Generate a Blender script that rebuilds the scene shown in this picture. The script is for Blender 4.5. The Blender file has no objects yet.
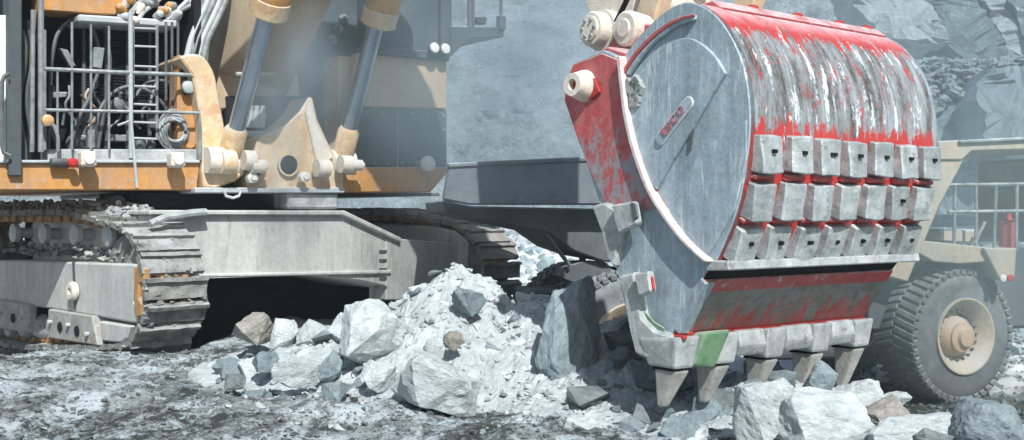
import bpy, bmesh, math, random
import numpy as np
from mathutils import Vector, Matrix, noise
R = math.radians
sc = bpy.context.scene
COL = sc.collection

# ------------------------------------------------------------------ camera, sky, sun, exposure
CZ = 2.1
FPX, HY = 1060.0, 215.0                       # focal length in pixels, horizon row
cam_d = bpy.data.cameras.new('camera'); cam = bpy.data.objects.new('camera', cam_d); COL.objects.link(cam)
cam.location = (0, 0, CZ); cam.rotation_euler = (R(90), 0, 0)
cam_d.sensor_width = 36; cam_d.lens = 36 * FPX / 1024
cam_d.shift_y = (HY - 220) / 1024
cam_d.clip_start = .1; cam_d.clip_end = 2000
sc.camera = cam

SUN_AZ = math.atan2(-1, .30); SUN_EL = R(43)
sdir = Vector((math.cos(SUN_EL)*math.cos(SUN_AZ), math.cos(SUN_EL)*math.sin(SUN_AZ), math.sin(SUN_EL)))
wd = bpy.data.worlds.new('World'); sc.world = wd; wd.use_nodes = True
nt = wd.node_tree; nt.nodes.clear()
sky = nt.nodes.new('ShaderNodeTexSky'); sky.sky_type = 'NISHITA'; sky.sun_disc = False
sky.sun_elevation = SUN_EL; sky.sun_rotation = math.pi/2 - SUN_AZ
sky.dust_density = 1.5; sky.air_density = 1.2
bg = nt.nodes.new('ShaderNodeBackground'); bg.inputs[1].default_value = .065
wo = nt.nodes.new('ShaderNodeOutputWorld')
nt.links.new(sky.outputs[0], bg.inputs[0]); nt.links.new(bg.outputs[0], wo.inputs[0])
sl = bpy.data.lights.new('sun', 'SUN'); sl.energy = 5.0; sl.angle = R(.5); sl.color = (1, 1, .97)
so = bpy.data.objects.new('sun', sl); COL.objects.link(so)
so.rotation_euler = sdir.to_track_quat('Z', 'Y').to_euler()
sc.view_settings.view_transform = 'Standard'; sc.view_settings.look = 'None'
sc.view_settings.gamma = 1; sc.view_settings.exposure = .42
sc.cycles.volume_step_rate = 2; sc.cycles.volume_max_steps = 64
sc.cycles.max_bounces = 6; sc.cycles.volume_bounces = 1

# ------------------------------------------------------------------ materials
_m = {}
def mat(name, c1, c2=None, scale=2.0, rough=.7, metal=0., bump=.25, bscale=25., dust=None, damt=0., dscale=1.5,
        chip=None, camt=0., chscale=9., streak=None, vary=0., ramp=(.35, .65), stretch=None, mott=.28, drip=0., zchip=None, spec=.3, detail=8, bdist=.03):
    m = bpy.data.materials.new(name); m.use_nodes = True
    n = m.node_tree; N = n.nodes; L = n.links; N.clear()
    out = N.new('ShaderNodeOutputMaterial'); b = N.new('ShaderNodeBsdfPrincipled'); L.new(b.outputs[0], out.inputs[0])
    tc = N.new('ShaderNodeTexCoord'); vec = tc.outputs['Object']
    oi = N.new('ShaderNodeObjectInfo')
    mp = N.new('ShaderNodeVectorMath'); mp.operation = 'MULTIPLY_ADD'     # shift pattern per object
    cmb = N.new('ShaderNodeCombineXYZ')
    for i in range(3): L.new(oi.outputs['Random'], cmb.inputs[i])
    L.new(cmb.outputs[0], mp.inputs[0]); mp.inputs[1].default_value = (17, 11, 7)
    L.new(vec, mp.inputs[2]); vec = mp.outputs[0]
    def tex(s, det=8, rgh=.6, st=None):
        v = vec
        if st:
            q = N.new('ShaderNodeMapping'); q.inputs['Scale'].default_value = st; L.new(v, q.inputs[0]); v = q.outputs[0]
        t = N.new('ShaderNodeTexNoise'); t.inputs['Scale'].default_value = s; t.inputs['Detail'].default_value = det
        t.inputs['Roughness'].default_value = rgh; L.new(v, t.inputs['Vector']); return t.outputs['Fac']
    def rmp(f, a, c):
        r = N.new('ShaderNodeMapRange'); r.inputs[1].default_value = a; r.inputs[2].default_value = c; L.new(f, r.inputs[0]); return r.outputs[0]
    def mix(f, A, B):
        x = N.new('ShaderNodeMix'); x.data_type = 'RGBA'
        if isinstance(f, float): x.inputs[0].default_value = f
        else: L.new(f, x.inputs[0])
        for i, q in ((6, A), (7, B)):
            if isinstance(q, tuple): x.inputs[i].default_value = (*q, 1)
            else: L.new(q, x.inputs[i])
        return x.outputs[2]
    def mth(op, a, c):
        x = N.new('ShaderNodeMath'); x.operation = op
        for i, q in ((0, a), (1, c)):
            if isinstance(q, (int, float)): x.inputs[i].default_value = q
            else: L.new(q, x.inputs[i])
        return x.outputs[0]
    colr = mix(rmp(tex(scale, detail, .65, stretch), *ramp), c1, c2 or c1)
    def val(f, lo, hi, src):
        h = N.new('ShaderNodeHueSaturation'); L.new(src, h.inputs['Color']); q = rmp(f, .3, .7); q.node.inputs[3].default_value = lo; q.node.inputs[4].default_value = hi
        L.new(q, h.inputs['Value']); return h.outputs[0]
    if mott: colr = val(tex(bscale*.45, 10, .85), 1-mott, 1+mott, colr)
    if drip: colr = val(tex(3.5, 8, .7, (1.6, 1.6, .16)), 1-drip, 1+drip*.5, colr)
    if chip:
        f = tex(chscale, 10, .78, streak)
        if zchip:                                       # paint worn off more below zchip[1] than above zchip[0]
            sz = N.new('ShaderNodeSeparateXYZ'); L.new(tc.outputs['Object'], sz.inputs[0])
            w = rmp(sz.outputs[2], zchip[0], zchip[1]); w.node.inputs[4].default_value = zchip[2]; f = mth('ADD', f, w)
        colr = mix(rmp(f, .60 - camt, .67 - camt), colr, chip)
    if dust:
        g = N.new('ShaderNodeNewGeometry'); sx = N.new('ShaderNodeSeparateXYZ'); L.new(g.outputs['Normal'], sx.inputs[0])
        up = rmp(sx.outputs[2], -.1, .9)
        f = mth('MULTIPLY', rmp(tex(dscale, 10, .7), .3, .7), mth('ADD', mth('MULTIPLY', up, 1.0), damt))
        cl = N.new('ShaderNodeClamp'); L.new(f, cl.inputs[0])
        colr = mix(cl.outputs[0], colr, dust)
    if vary:
        h = N.new('ShaderNodeHueSaturation'); L.new(colr, h.inputs['Color'])
        L.new(rmp(oi.outputs['Random'], 0, 1), h.inputs['Value'])
        mr = h.inputs['Value'].links[0].from_node; mr.inputs[3].default_value = 1 - vary; mr.inputs[4].default_value = 1 + vary
        colr = h.outputs[0]
    L.new(colr, b.inputs['Base Color'])
    b.inputs['Metallic'].default_value = metal; b.inputs['Specular IOR Level'].default_value = spec
    rr = rmp(tex(scale*4), .2, .8); mr = rr.node; mr.inputs[3].default_value = max(.05, rough-.15); mr.inputs[4].default_value = min(1, rough+.15)
    L.new(rr, b.inputs['Roughness'])
    if bump:
        bp = N.new('ShaderNodeBump'); bp.inputs['Strength'].default_value = bump; bp.inputs['Distance'].default_value = bdist
        L.new(tex(bscale, 10, .7), bp.inputs['Height']); L.new(bp.outputs[0], b.inputs['Normal'])
    _m[name] = m; return m

DUST = (.45, .52, .55)
M = _m
mat('orange_paint', (.56, .245, .03), (.40, .18, .04), 1.5, .55, bump=.2, dust=DUST, damt=.12, chip=(.34, .30, .26), camt=.04, drip=.2)
mat('cream_paint', (.64, .49, .29), (.58, .36, .13), 2.2, .6, bump=.2, dust=(.60, .60, .58), damt=.45, chip=(.50, .25, .085), camt=.075, chscale=3.2, drip=.22, mott=.34)
mat('cream_cast', (.70, .66, .58), (.58, .50, .40), 3., .65, bump=.5, dust=(.6, .62, .62), damt=.3)
mat('boom_paint', (.58, .45, .27), (.52, .37, .19), 1.6, .6, bump=.15, dust=(.6, .6, .58), damt=.3, chip=(.4, .28, .18), camt=-.03)
mat('brown_panel', (.52, .33, .155), (.42, .27, .14), 1.2, .6, bump=.1, dust=DUST, damt=.25)
mat('grey_paint', (.47, .48, .465), (.38, .39, .38), 1.2, .6, bump=.25, dust=(.54, .55, .54), damt=.25, chip=(.27, .26, .24), camt=.05, chscale=3, streak=(1.5, 1.5, .25), drip=.25)
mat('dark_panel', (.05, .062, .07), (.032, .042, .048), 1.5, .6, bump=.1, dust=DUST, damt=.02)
mat('dark_steel', (.06, .065, .07), (.035, .037, .04), 2., .55, bump=.2, dust=(.4, .43, .45), damt=.12)
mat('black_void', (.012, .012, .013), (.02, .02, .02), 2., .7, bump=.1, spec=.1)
mat('rail_steel', (.14, .16, .165), (.055, .065, .07), 5., .5, bump=.1, dust=(.55, .6, .62), damt=.3, dscale=4, mott=.4)
mat('bright_steel', (.40, .43, .45), (.27, .30, .32), 3., .45, bump=.1, dust=(.6, .64, .66), damt=.2)
mat('guard_steel', (.36, .37, .355), (.20, .20, .185), 3., .65, bump=.3, dust=(.42, .43, .42), damt=.15, chip=(.26, .16, .07), camt=.05, chscale=5, mott=.4)
mat('chrome_rod', (.36, .42, .48), (.25, .30, .36), 2., .2, .8, bump=.0, stretch=(2, 2, .3), mott=.08, spec=.6)
mat('rust', (.46, .23, .06), (.22, .12, .05), 6., .8, bump=.3, dust=DUST, damt=.1)
mat('track_dirt', (.23, .235, .22), (.06, .06, .055), 3.5, .85, bump=.9, bscale=14, dust=(.42, .44, .44), damt=.25, dscale=3, chip=(.30, .2, .1), camt=-.02)
mat('track_far', (.27, .25, .22), (.18, .165, .145), 3.5, .85, bump=.9, bscale=14, dust=(.42, .42, .4), damt=.3, dscale=3)
mat('cast_grey', (.42, .445, .45), (.26, .285, .29), 4., .5, bump=.5, bscale=18, chip=(.16, .17, .15), camt=.04, spec=.5, vary=.1, mott=.35)
mat('pad_grey', (.43, .47, .475), (.25, .285, .29), 6., .42, .2, bump=.45, bscale=22, chip=(.17, .18, .17), camt=.03, chscale=11, spec=.5, vary=.14, mott=.35)
mat('plate_silver', (.37, .465, .52), (.28, .36, .405), 1.6, .5, .1, bump=.25, bscale=30, chip=(.54, .60, .63), camt=.05, chscale=7, streak=(1, 1.6, .2), spec=.45, drip=.34, mott=.34)
mat('edge_white', (.70, .70, .69), (.62, .42, .40), 6., .5, bump=.3, chip=(.5, .1, .08), camt=.0)
mat('red_chipped', (.46, .04, .035), (.34, .03, .03), 2., .42, bump=.3, chip=(.40, .43, .45), camt=.03, chscale=7, spec=.5, dust=(.6, .62, .64), damt=.1, dscale=5)
mat('red_worn', (.47, .04, .035), (.36, .03, .03), 2., .42, bump=.35, chip=(.22, .215, .235), camt=-.02, chscale=7, streak=(1, 1, .6), spec=.5, dust=(.60, .64, .66), damt=.10, dscale=9, zchip=(3.3, 2.6, .17), mott=.4)
mat('red_clean', (.46, .04, .03), (.34, .035, .03), 3., .45, bump=.2, chip=(.42, .42, .42), camt=.0, chscale=12)
mat('lip_worn', (.22, .225, .19), (.10, .11, .09), 5., .5, .1, bump=.6, chip=(.42, .035, .025), camt=-.005, chscale=4.5, zchip=(1.34, 1.05, .18), spec=.5, mott=.45, dust=(.5, .54, .55), damt=.25, dscale=7, streak=(1.2, .4, .4))
mat('green_cast', (.065, .17, .075), (.17, .27, .18), 4., .5, bump=.3, dust=(.5, .55, .5), damt=.15, mott=.4)
mat('tooth_steel', (.44, .44, .42), (.30, .29, .265), 5., .5, .2, bump=.4, bscale=20, chip=(.24, .16, .1), camt=.0)
mat('lamp_white', (.80, .78, .74), (.6, .6, .58), rough=.3, bump=0)
mat('lamp_amber', (.65, .42, .22), (.5, .3, .15), rough=.35, bump=0)
mat('lamp_red', (.42, .03, .03), None, rough=.35, bump=0)
mat('letter_red', (.45, .12, .14), (.36, .2, .22), 9., .5, bump=0)
mat('glass_and_shade', (.05, .07, .08), (.085, .11, .125), 1., .45, bump=0, spec=.3)
mat('white_panel', (.66, .68, .68), (.58, .60, .60), 1.5, .6, bump=.1)
mat('rubber', (.105, .11, .115), (.07, .075, .078), 3., .85, bump=.4, dust=(.33, .36, .37), damt=.32, dscale=4)
mat('truck_beige', (.44, .355, .24), (.34, .28, .20), 1.5, .7, bump=.2, dust=(.38, .41, .41), damt=.45, drip=.25)
mat('tray_paint', (.13, .155, .17), (.10, .12, .135), 1.2, .65, bump=.2, dust=(.35, .39, .42), damt=.1)
mat('truck_dark', (.075, .085, .095), (.05, .058, .066), 1.2, .65, bump=.2, dust=(.35, .39, .42), damt=.06)
mat('truck_orange', (.50, .36, .22), (.42, .28, .16), 3., .6, bump=.2, dust=(.5, .48, .44), damt=.25)
mat('truck_rim', (.50, .42, .32), (.40, .31, .21), 3., .6, bump=.2, dust=(.45, .47, .46), damt=.3)
mat('rock_white', (.55, .605, .62), (.41, .46, .475), 2.2, .85, bump=.9, bscale=11, chip=(.24, .28, .29), camt=-.035, chscale=7, vary=.1, mott=.38)
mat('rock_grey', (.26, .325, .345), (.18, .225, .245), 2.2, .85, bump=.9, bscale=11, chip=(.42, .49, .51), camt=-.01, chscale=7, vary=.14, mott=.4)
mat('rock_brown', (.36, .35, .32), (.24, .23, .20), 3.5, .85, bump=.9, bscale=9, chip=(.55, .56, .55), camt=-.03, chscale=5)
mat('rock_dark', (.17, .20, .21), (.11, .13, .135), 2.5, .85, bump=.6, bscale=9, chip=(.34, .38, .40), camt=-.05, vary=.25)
mat('rubble', (.43, .475, .49), (.33, .37, .385), 1.4, .9, bump=1.0, bscale=9, chip=(.26, .29, .30), camt=-.01, chscale=8, mott=.35)

# ------------------------------------------------------------------ mesh helpers
class MB:
    def __init__(s): s.bm = bmesh.new()
    def verts(s, vs, fs):
        v = [s.bm.verts.new(p) for p in vs]
        for f in fs:
            try: s.bm.faces.new([v[i] for i in f])
            except ValueError: pass
        return v
    def box(s, c, d, rot=None, taper=1.0):
        x, y, z = (q/2 for q in d); V = []
        for k in (-1, 1):
            t = taper if k > 0 else 1
            for i, j in ((-1, -1), (1, -1), (1, 1), (-1, 1)):
                p = Vector((i*x*t, j*y*t, k*z))
                if rot is not None: p = rot @ p
                V.append(p + Vector(c))
        s.verts(V, [(3, 2, 1, 0), (4, 5, 6, 7), (0, 1, 5, 4), (1, 2, 6, 5), (2, 3, 7, 6), (3, 0, 4, 7)]); return s
    def prism(s, A, B):                        # two matching loops of points
        n = len(A)
        fs = [tuple(range(n)), tuple(range(2*n-1, n-1, -1))] + [(i, i+n, (i+1) % n + n, (i+1) % n) for i in range(n)]
        s.verts(list(A)+list(B), fs); return s
    def prism_y(s, poly, y0, y1):              # poly (x,z)
        return s.prism([(x, y0, z) for x, z in poly], [(x, y1, z) for x, z in poly])
    def prism_x(s, poly, x0, x1):              # poly (y,z)
        return s.prism([(x0, y, z) for y, z in poly], [(x1, y, z) for y, z in poly])
    def tube(s, pts, r, n=8, caps=True):
        pts = [Vector(p) for p in pts]; rings = []
        rs = r if isinstance(r, (list, tuple)) else [r]*len(pts)
        up = None
        for i, p in enumerate(pts):
            d = (pts[min(i+1, len(pts)-1)] - pts[max(i-1, 0)]).normalized()
            if up is None or abs(d.dot(up)) > .95: up = Vector((0, 0, 1)) if abs(d.z) < .9 else Vector((1, 0, 0))
            u = d.cross(up).normalized(); v = u.cross(d); up = v
            rings.append([s.bm.verts.new(p + (u*math.cos(2*math.pi*k/n) + v*math.sin(2*math.pi*k/n))*rs[i]) for k in range(n)])
        for a, b in zip(rings, rings[1:]):
            for k in range(n): s.bm.faces.new((a[k], a[(k+1) % n], b[(k+1) % n], b[k]))
        if caps: s.bm.faces.new(rings[0][::-1]); s.bm.faces.new(rings[-1])
        return s
    def lathe(s, prof, c, axis, n=32):         # prof [(dist along axis, radius)]
        a = Vector(axis).normalized(); t = Vector((0, 0, 1)) if abs(a.z) < .9 else Vector((1, 0, 0))
        u = a.cross(t).normalized(); v = u.cross(a); c = Vector(c); rings = []
        for h, r in prof: rings.append([s.bm.verts.new(c + a*h + (u*math.cos(2*math.pi*k/n)+v*math.sin(2*math.pi*k/n))*max(r, 1e-4)) for k in range(n)])
        for p, q in zip(rings, rings[1:]):
            for k in range(n): s.bm.faces.new((p[k], p[(k+1) % n], q[(k+1) % n], q[k]))
        s.bm.faces.new(rings[0][::-1]); s.bm.faces.new(rings[-1]); return s
    def mesh(s, name, m, bevel=0, smooth=False, seg=1):
        bmesh.ops.recalc_face_normals(s.bm, faces=s.bm.faces)
        if bevel:
            es = [e for e in s.bm.edges if len(e.link_faces) == 2 and e.calc_face_angle(0) > .5]
            bmesh.ops.bevel(s.bm, geom=es, offset=bevel, segments=seg, affect='EDGES', profile=.6, clamp_overlap=True)
        me = bpy.data.meshes.new(name)
        if smooth:
            for e in s.bm.edges: e.smooth = not (len(e.link_faces) == 2 and e.calc_face_angle(0) > R(38))
            for f in s.bm.faces: f.smooth = True
        s.bm.to_mesh(me); s.bm.free(); me.materials.append(M[m] if isinstance(m, str) else m); return me
    def build(s, name, m, parent=None, bevel=0, smooth=False, loc=None, label=None, seg=1):
        return link(name, s.mesh(name, m, bevel, smooth, seg), parent, loc, label)
def link(name, data, parent=None, loc=None, label=None):
    o = bpy.data.objects.new(name, data); COL.objects.link(o)
    if parent: o.parent = parent
    if loc is not None: o.location = loc
    if label: o['label'] = label
    return o
def tag(o, label, cat, group=None):
    o['label'] = label; o['category'] = cat
    if group: o['group'] = group
    return o
def struct(o): o['kind'] = 'structure'; return o
def stuff(o): o['kind'] = 'stuff'; return o
def empty(name, loc, rz=0):
    o = bpy.data.objects.new(name, None); COL.objects.link(o); o.location = loc; o.rotation_euler = (0, 0, rz); return o
def dup(o, parent, loc=None):
    c = o.copy(); COL.objects.link(c); c.parent = parent
    if loc is not None: c.location = loc
    return c
def catmull(P, n=4, closed=False):
    out = []; m = len(P)
    for i in range(m if closed else m-1):
        p0, p1, p2, p3 = (Vector(P[(i+k) % m] if closed else P[min(max(i+k, 0), m-1)]) for k in (-1, 0, 1, 2))
        for j in range(n):
            t = j/n
            out.append(tuple(.5*((2*p1) + (p2-p0)*t + (2*p0-5*p1+4*p2-p3)*t*t + (3*p1-p0-3*p2+p3)*t**3)))
    if not closed: out.append(tuple(P[-1]))
    return out

class Frame:                                   # a local frame standing on the ground: x lateral, y backwards, z up
    def __init__(s, o, ang): s.o = o; s.a = ang; s.x = (math.cos(ang), math.sin(ang)); s.y = (-math.sin(ang), math.cos(ang))
    def loc(s, X, Y): dx, dy = X-s.o[0], Y-s.o[1]; return dx*s.x[0]+dy*s.x[1], dx*s.y[0]+dy*s.y[1]
    def hit(s, px, py, axis, val):             # where the sight line through a point of the photo meets a plane of the frame
        u, w = (px-512)/FPX, (HY-py)/FPX
        i = 'xy'.index(axis); a = s.loc(0, 0)[i]; b = s.loc(u, 1)[i]
        k = (val-a)/(b-a); X, Y = k*u, k; l = s.loc(X, Y); return (l[0], l[1], CZ + k*w)
    def xz(s, pts, y): return [(h[0], h[2]) for h in (s.hit(*p, 'y', y) for p in pts)]
    def yz(s, pts, x): return [(h[1], h[2]) for h in (s.hit(*p, 'x', x) for p in pts)]
def world_at(px, py, Y): return Vector(((px-512)/FPX*Y, Y, CZ + (HY-py)/FPX*Y))

# ------------------------------------------------------------------ terrain
def sstep(a, b, x):
    t = min(1, max(0, (x-a)/(b-a))); return t*t*(3-2*t)
def ground_z(x, y):
    lo = sstep(1.2, 4.6, x - max(0, (y-30))*.12) * sstep(10.6, 14.2, y)     # lower bench where the truck stands
    far = sstep(30, 85, y)
    z = -1.16*lo*(1-.75*sstep(24, 60, y)) + 1.5*far - .35*sstep(21, 30, y)*(1-far)*(1-lo)
    z -= .55*sstep(15.6, 19.0, y)*sstep(-4.6, -6.4, x)
    q = noise.fractal(Vector((x*.55, y*.55, 0)), 1, 2, 5)*.13 + noise.fractal(Vector((x*2.6, y*2.6, 3)), 1, 2, 5)*.075
    return z + q*(1 if y < 40 else 2.5)
def axis_vals(lo, hi, step, a, b, g):
    v = [lo]; x = lo
    while x < hi: x += step; v.append(x)
    s = step
    while v[-1] < b: s *= g; v.append(v[-1]+s)
    s = step
    while v[0] > a: s *= g; v.insert(0, v[0]-s)
    return v
def grid_obj(name, xs, ys, fz, m):
    V = [(x, y, fz(x, y)) for y in ys for x in xs]; nx = len(xs)
    F = [(j*nx+i, j*nx+i+1, (j+1)*nx+i+1, (j+1)*nx+i) for j in range(len(ys)-1) for i in range(nx-1)]
    me = bpy.data.meshes.new(name); me.from_pydata(V, [], F); me.materials.append(M[m]); me.polygons.foreach_set('use_smooth', [True]*len(F))
    return link(name, me)

def ground_material():
    m = bpy.data.materials.new('ground_dirt'); m.use_nodes = True; n = m.node_tree; N = n.nodes; L = n.links
    b = N['Principled BSDF']; g = N.new('ShaderNodeNewGeometry'); P = g.outputs['Position']
    sx = N.new('ShaderNodeSeparateXYZ'); L.new(P, sx.inputs[0])
    def tex(s, d=8, r=.65, st=(1, 1, 1)):
        mp = N.new('ShaderNodeMapping'); mp.inputs['Scale'].default_value = st; L.new(P, mp.inputs[0])
        t = N.new('ShaderNodeTexNoise'); t.inputs['Scale'].default_value = s; t.inputs['Detail'].default_value = d; t.inputs['Roughness'].default_value = r
        L.new(mp.outputs[0], t.inputs['Vector']); return t.outputs['Fac']
    def mr(f, a, c):
        r = N.new('ShaderNodeMapRange'); r.inputs[1].default_value = a; r.inputs[2].default_value = c; L.new(f, r.inputs[0]); return r.outputs[0]
    def mix(f, A, B):
        x = N.new('ShaderNodeMix'); x.data_type = 'RGBA'; L.new(f, x.inputs[0])
        for i, q in ((6, A), (7, B)):
            if isinstance(q, tuple): x.inputs[i].default_value = (*q, 1)
            else: L.new(q, x.inputs[i])
        return x.outputs[2]
    near = mix(mr(tex(.5, 7, .75), .49, .60), (.045, .05, .045), (.30, .335, .35))      # crushed dark fines, paler drifts of dust
    near = mix(mr(tex(3.5, 10, .85), .50, .60), near, (.42, .47, .495))
    near = mix(mr(tex(1.1, 9, .85, (1, .8, 1)), .485, .56), near, (.50, .565, .60))            # white spill
    near = mix(mr(tex(12, 6, .8), .56, .62), near, (.05, .055, .05))
    edge = N.new('ShaderNodeMath'); edge.operation = 'MULTIPLY'; L.new(mr(sx.outputs[0], 3.5, 5.5), edge.inputs[0]); L.new(mr(sx.outputs[1], 12, 13.5), edge.inputs[1])
    near = mix(edge.outputs[0], near, mix(mr(tex(4, 9, .75), .42, .68), (.055, .06, .048), (.15, .165, .15)))   # the lower bench: olive dark fines
    far = mix(mr(tex(.5, 8, .7, (1, .35, 1)), .50, .66), (.72, .74, .75), (.36, .39, .40))
    fy = N.new('ShaderNodeMath'); fy.operation = 'MULTIPLY_ADD'; L.new(tex(.2, 3), fy.inputs[0]); fy.inputs[1].default_value = 8; L.new(sx.outputs[1], fy.inputs[2])
    c = mix(mr(fy.outputs[0], 23, 27), near, far)
    L.new(c, b.inputs['Base Color']); b.inputs['Roughness'].default_value = .85; b.inputs['Specular IOR Level'].default_value = .25
    bp = N.new('ShaderNodeBump'); bp.inputs['Strength'].default_value = .9; bp.inputs['Distance'].default_value = .06
    L.new(tex(11, 10, .75), bp.inputs['Height']); L.new(bp.outputs[0], b.inputs['Normal'])
    M['ground_dirt'] = m
ground_material()
gxs = axis_vals(-9, 13, .11, -400, 400, 1.18); gys = axis_vals(7.5, 22, .09, -60, 420, 1.12)
struct(grid_obj('ground', gxs, gys, ground_z, 'ground_dirt'))

HEAP = [(-.75, 14.2, 1.50, 1.15, 1.5), (.35, 13.6, 1.22, 1.0, 1.25), (-2.2, 14.4, .72, 1.3, 1.0), (-3.3, 14.9, .38, .8, .6), (1.4, 12.8, .95, 1.1, 1.3), (2.6, 11.6, .55, 1.2, 1.0)]
def heap_h(x, y):
    h = 0
    for cx, cy, hh, sx, sy in HEAP:
        d = math.sqrt(((x-cx)/sx)**2 + ((y-cy)/sy)**2)
        h = max(h, hh*max(0, 1-.5*d)**1.15)
    return h
def heap_z(x, y):
    h = heap_h(x, y)
    q = noise.fractal(Vector((x*1.3, y*1.3, 9)), 1, 2, 6)*.13 + abs(noise.noise(Vector((x*5.5, y*5.5, 2))))*.05
    c = abs(noise.noise(Vector((x*13, y*13, 1))))*.05
    return ground_z(x, y)*.6 + h + (q+c)*min(1, h*3) - .12
hp = stuff(grid_obj('rubble_heap', np.arange(-5.6, 5.2, .036).tolist(), np.arange(9.4, 16.6, .045).tolist(), heap_z, 'rubble'))
for p in hp.data.polygons: p.use_smooth = False
def surf(x, y): return max(ground_z(x, y), heap_z(x, y))

# ------------------------------------------------------------------ quarry wall
def wall_mat():
    mat('quarry_rock', (.37, .44, .475), (.24, .295, .325), .22, .9, bump=1., bscale=2.2, chip=(.50, .54, .55), camt=.03, chscale=1.1, streak=(1, 1, .6), mott=.5, bdist=.9)
    mat('slab_dark', (.15, .195, .215), (.10, .135, .15), .5, .9, bump=1, bscale=2.5, chip=(.30, .36, .375), camt=.03, chscale=1.6, streak=(1, 1, .5), mott=.45, spec=.1, bdist=.4)
    mat('slab_pale', (.33, .385, .395), (.24, .29, .30), .6, .9, bump=1, bscale=2.5, chip=(.45, .50, .50), camt=.04, chscale=1.6, streak=(.5, 1, 1), mott=.4, spec=.1, bdist=.4)
    mat('slab_grey', (.22, .28, .305), (.165, .215, .24), .5, .9, bump=.8, bscale=2.5, mott=.3, spec=.1, bdist=.4)
wall_mat()
def wall_y(x, z):
    p = Vector((x*.09, z*.11, 1.3))
    b = noise.voronoi(p*1.2)[0]
    d = (b[1]-b[0])*3 + noise.fractal(p*2.2, 1, 2, 6)*1.6 + noise.fractal(p*9, .7, 2, 5)*.7
    step = 3.0*math.floor((z+noise.noise(Vector((x*.05, 0, 4)))*5)/11)
    return 88 - d + z*.45 + step*.6 - abs(x-10)*.12
xs = np.arange(-95, 120, .7).tolist(); zs = np.arange(-3, 42, .5).tolist()
V = [(x, wall_y(x, z), z) for z in zs for x in xs]; nx = len(xs)
F = [(j*nx+i, j*nx+i+1, (j+1)*nx+i+1, (j+1)*nx+i) for j in range(len(zs)-1) for i in range(nx-1)]
me = bpy.data.meshes.new('quarry_wall'); me.from_pydata(V, [], F); me.materials.append(M['quarry_rock']); me.polygons.foreach_set('use_smooth', [True]*len(F))
struct(link('quarry_wall', me))
def slab(poly, Y, thick, m, lean=0):
    b = MB(); A = [world_at(px, py, Y + lean*(HY-py)/100) for px, py in poly]
    b.prism(A, [a + Vector((a.x*.03, thick, -.2)) for a in A])
    bmesh.ops.recalc_face_normals(b.bm, faces=b.bm.faces)
    bmesh.ops.triangulate(b.bm, faces=b.bm.faces)
    for _ in range(5): bmesh.ops.subdivide_edges(b.bm, edges=[e for e in b.bm.edges if e.calc_length() > .45], cuts=1)
    bmesh.ops.triangulate(b.bm, faces=b.bm.faces)
    for v in b.bm.verts: v.co += Vector((noise.noise(v.co*.5), noise.noise(v.co*.5+Vector((9, 0, 0)))*1.5, noise.noise(v.co*.5+Vector((0, 9, 0)))))*.3 + Vector((0, -1, 0))*(noise.fractal(v.co*1.3, .8, 2, 5)*.5 + .35*math.floor(3*noise.noise(v.co*.6+Vector((0, 0, 7)))))
    return b.build('rock_slab', m)
for poly, Y, th, m, ln, lab in (
    ([(922, -30), (966, -30), (1017, 56), (992, 60), (966, 59), (946, 42), (938, 18)], 62, 6, 'slab_dark', 4, 'dark grey leaning rock slab on the quarry wall above the bucket'),
    ([(966, -30), (990, -30), (1040, 52), (1036, 60), (1016, 57)], 63, 6, 'slab_pale', 4, 'narrow pale stripe of rock between the dark slabs, top right'),
    ([(990, -30), (1120, -30), (1120, 60), (1040, 52)], 62, 6, 'slab_dark', 4, 'dark rock face in the very top right corner'),
    ([(848, -30), (924, -30), (940, 20), (944, 44), (924, 46), (880, 34), (856, 12)], 60, 6, 'slab_pale', 4, 'pale grey broken rock slab right behind the top of the red bucket'),
    ([(996, 66), (1120, 54), (1120, 160), (980, 150), (975, 104)], 50, 8, 'slab_grey', 2, 'smooth blue grey rock slab behind the truck canopy at the right edge'),
    ([(925, 96), (978, 104), (1000, 150), (1010, 215), (900, 215)], 53, 5, 'slab_grey', 2, 'smooth grey rock slope right of the bucket behind the truck')):
    tag(slab(poly, Y, th, m, ln), lab, 'rock slab')
# a talus of pale blocks lying between the slabs
rng = random.Random(5)
def hull_bm(seed, n=14, cube=.55):
    r = random.Random(seed); bm = bmesh.new()
    for _ in range(n):
        p = Vector((r.gauss(0, 1), r.gauss(0, 1), r.gauss(0, 1))).normalized()
        k = max(abs(p.x), abs(p.y), abs(p.z)); p = p*(1-cube) + p/k*cube
        bm.verts.new(p*(.82+.18*r.random()))
    g = bmesh.ops.convex_hull(bm, input=bm.verts)
    bmesh.ops.delete(bm, geom=list({v for v in g['geom_interior'] if isinstance(v, bmesh.types.BMVert)} | {v for v in bm.verts if not v.link_faces}), context='VERTS')
    bmesh.ops.recalc_face_normals(bm, faces=bm.faces)
    return bm
def soup(name, items, m, parent=None):          # many small stones joined: (position, size, seed)
    tem = []
    for s in range(14):
        bm = hull_bm(900+s, 9); bm.verts.index_update()
        tem.append((np.array([v.co[:] for v in bm.verts]), [tuple(v.index for v in f.verts) for f in bm.faces])); bm.free()
    V = []; F = []; o = 0
    for p, sz, sd in items:
        r = random.Random(sd); vs, fs = tem[sd % 14]
        q = np.array(Matrix.Rotation(r.random()*6.3, 3, 'Z') @ Matrix.Rotation(r.uniform(-.7, .7), 3, 'X'))
        w = (vs*np.array([sz*r.uniform(.7, 1.25), sz*r.uniform(.7, 1.2), sz*r.uniform(.45, .85)])) @ q.T + np.array(p)
        V.append(w); F += [tuple(i+o for i in f) for f in fs]; o += len(vs)
    me = bpy.data.meshes.new(name); me.from_pydata(np.concatenate(V).tolist(), [], F); me.materials.append(M[m])
    return stuff(link(name, me, parent))
it = []
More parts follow.
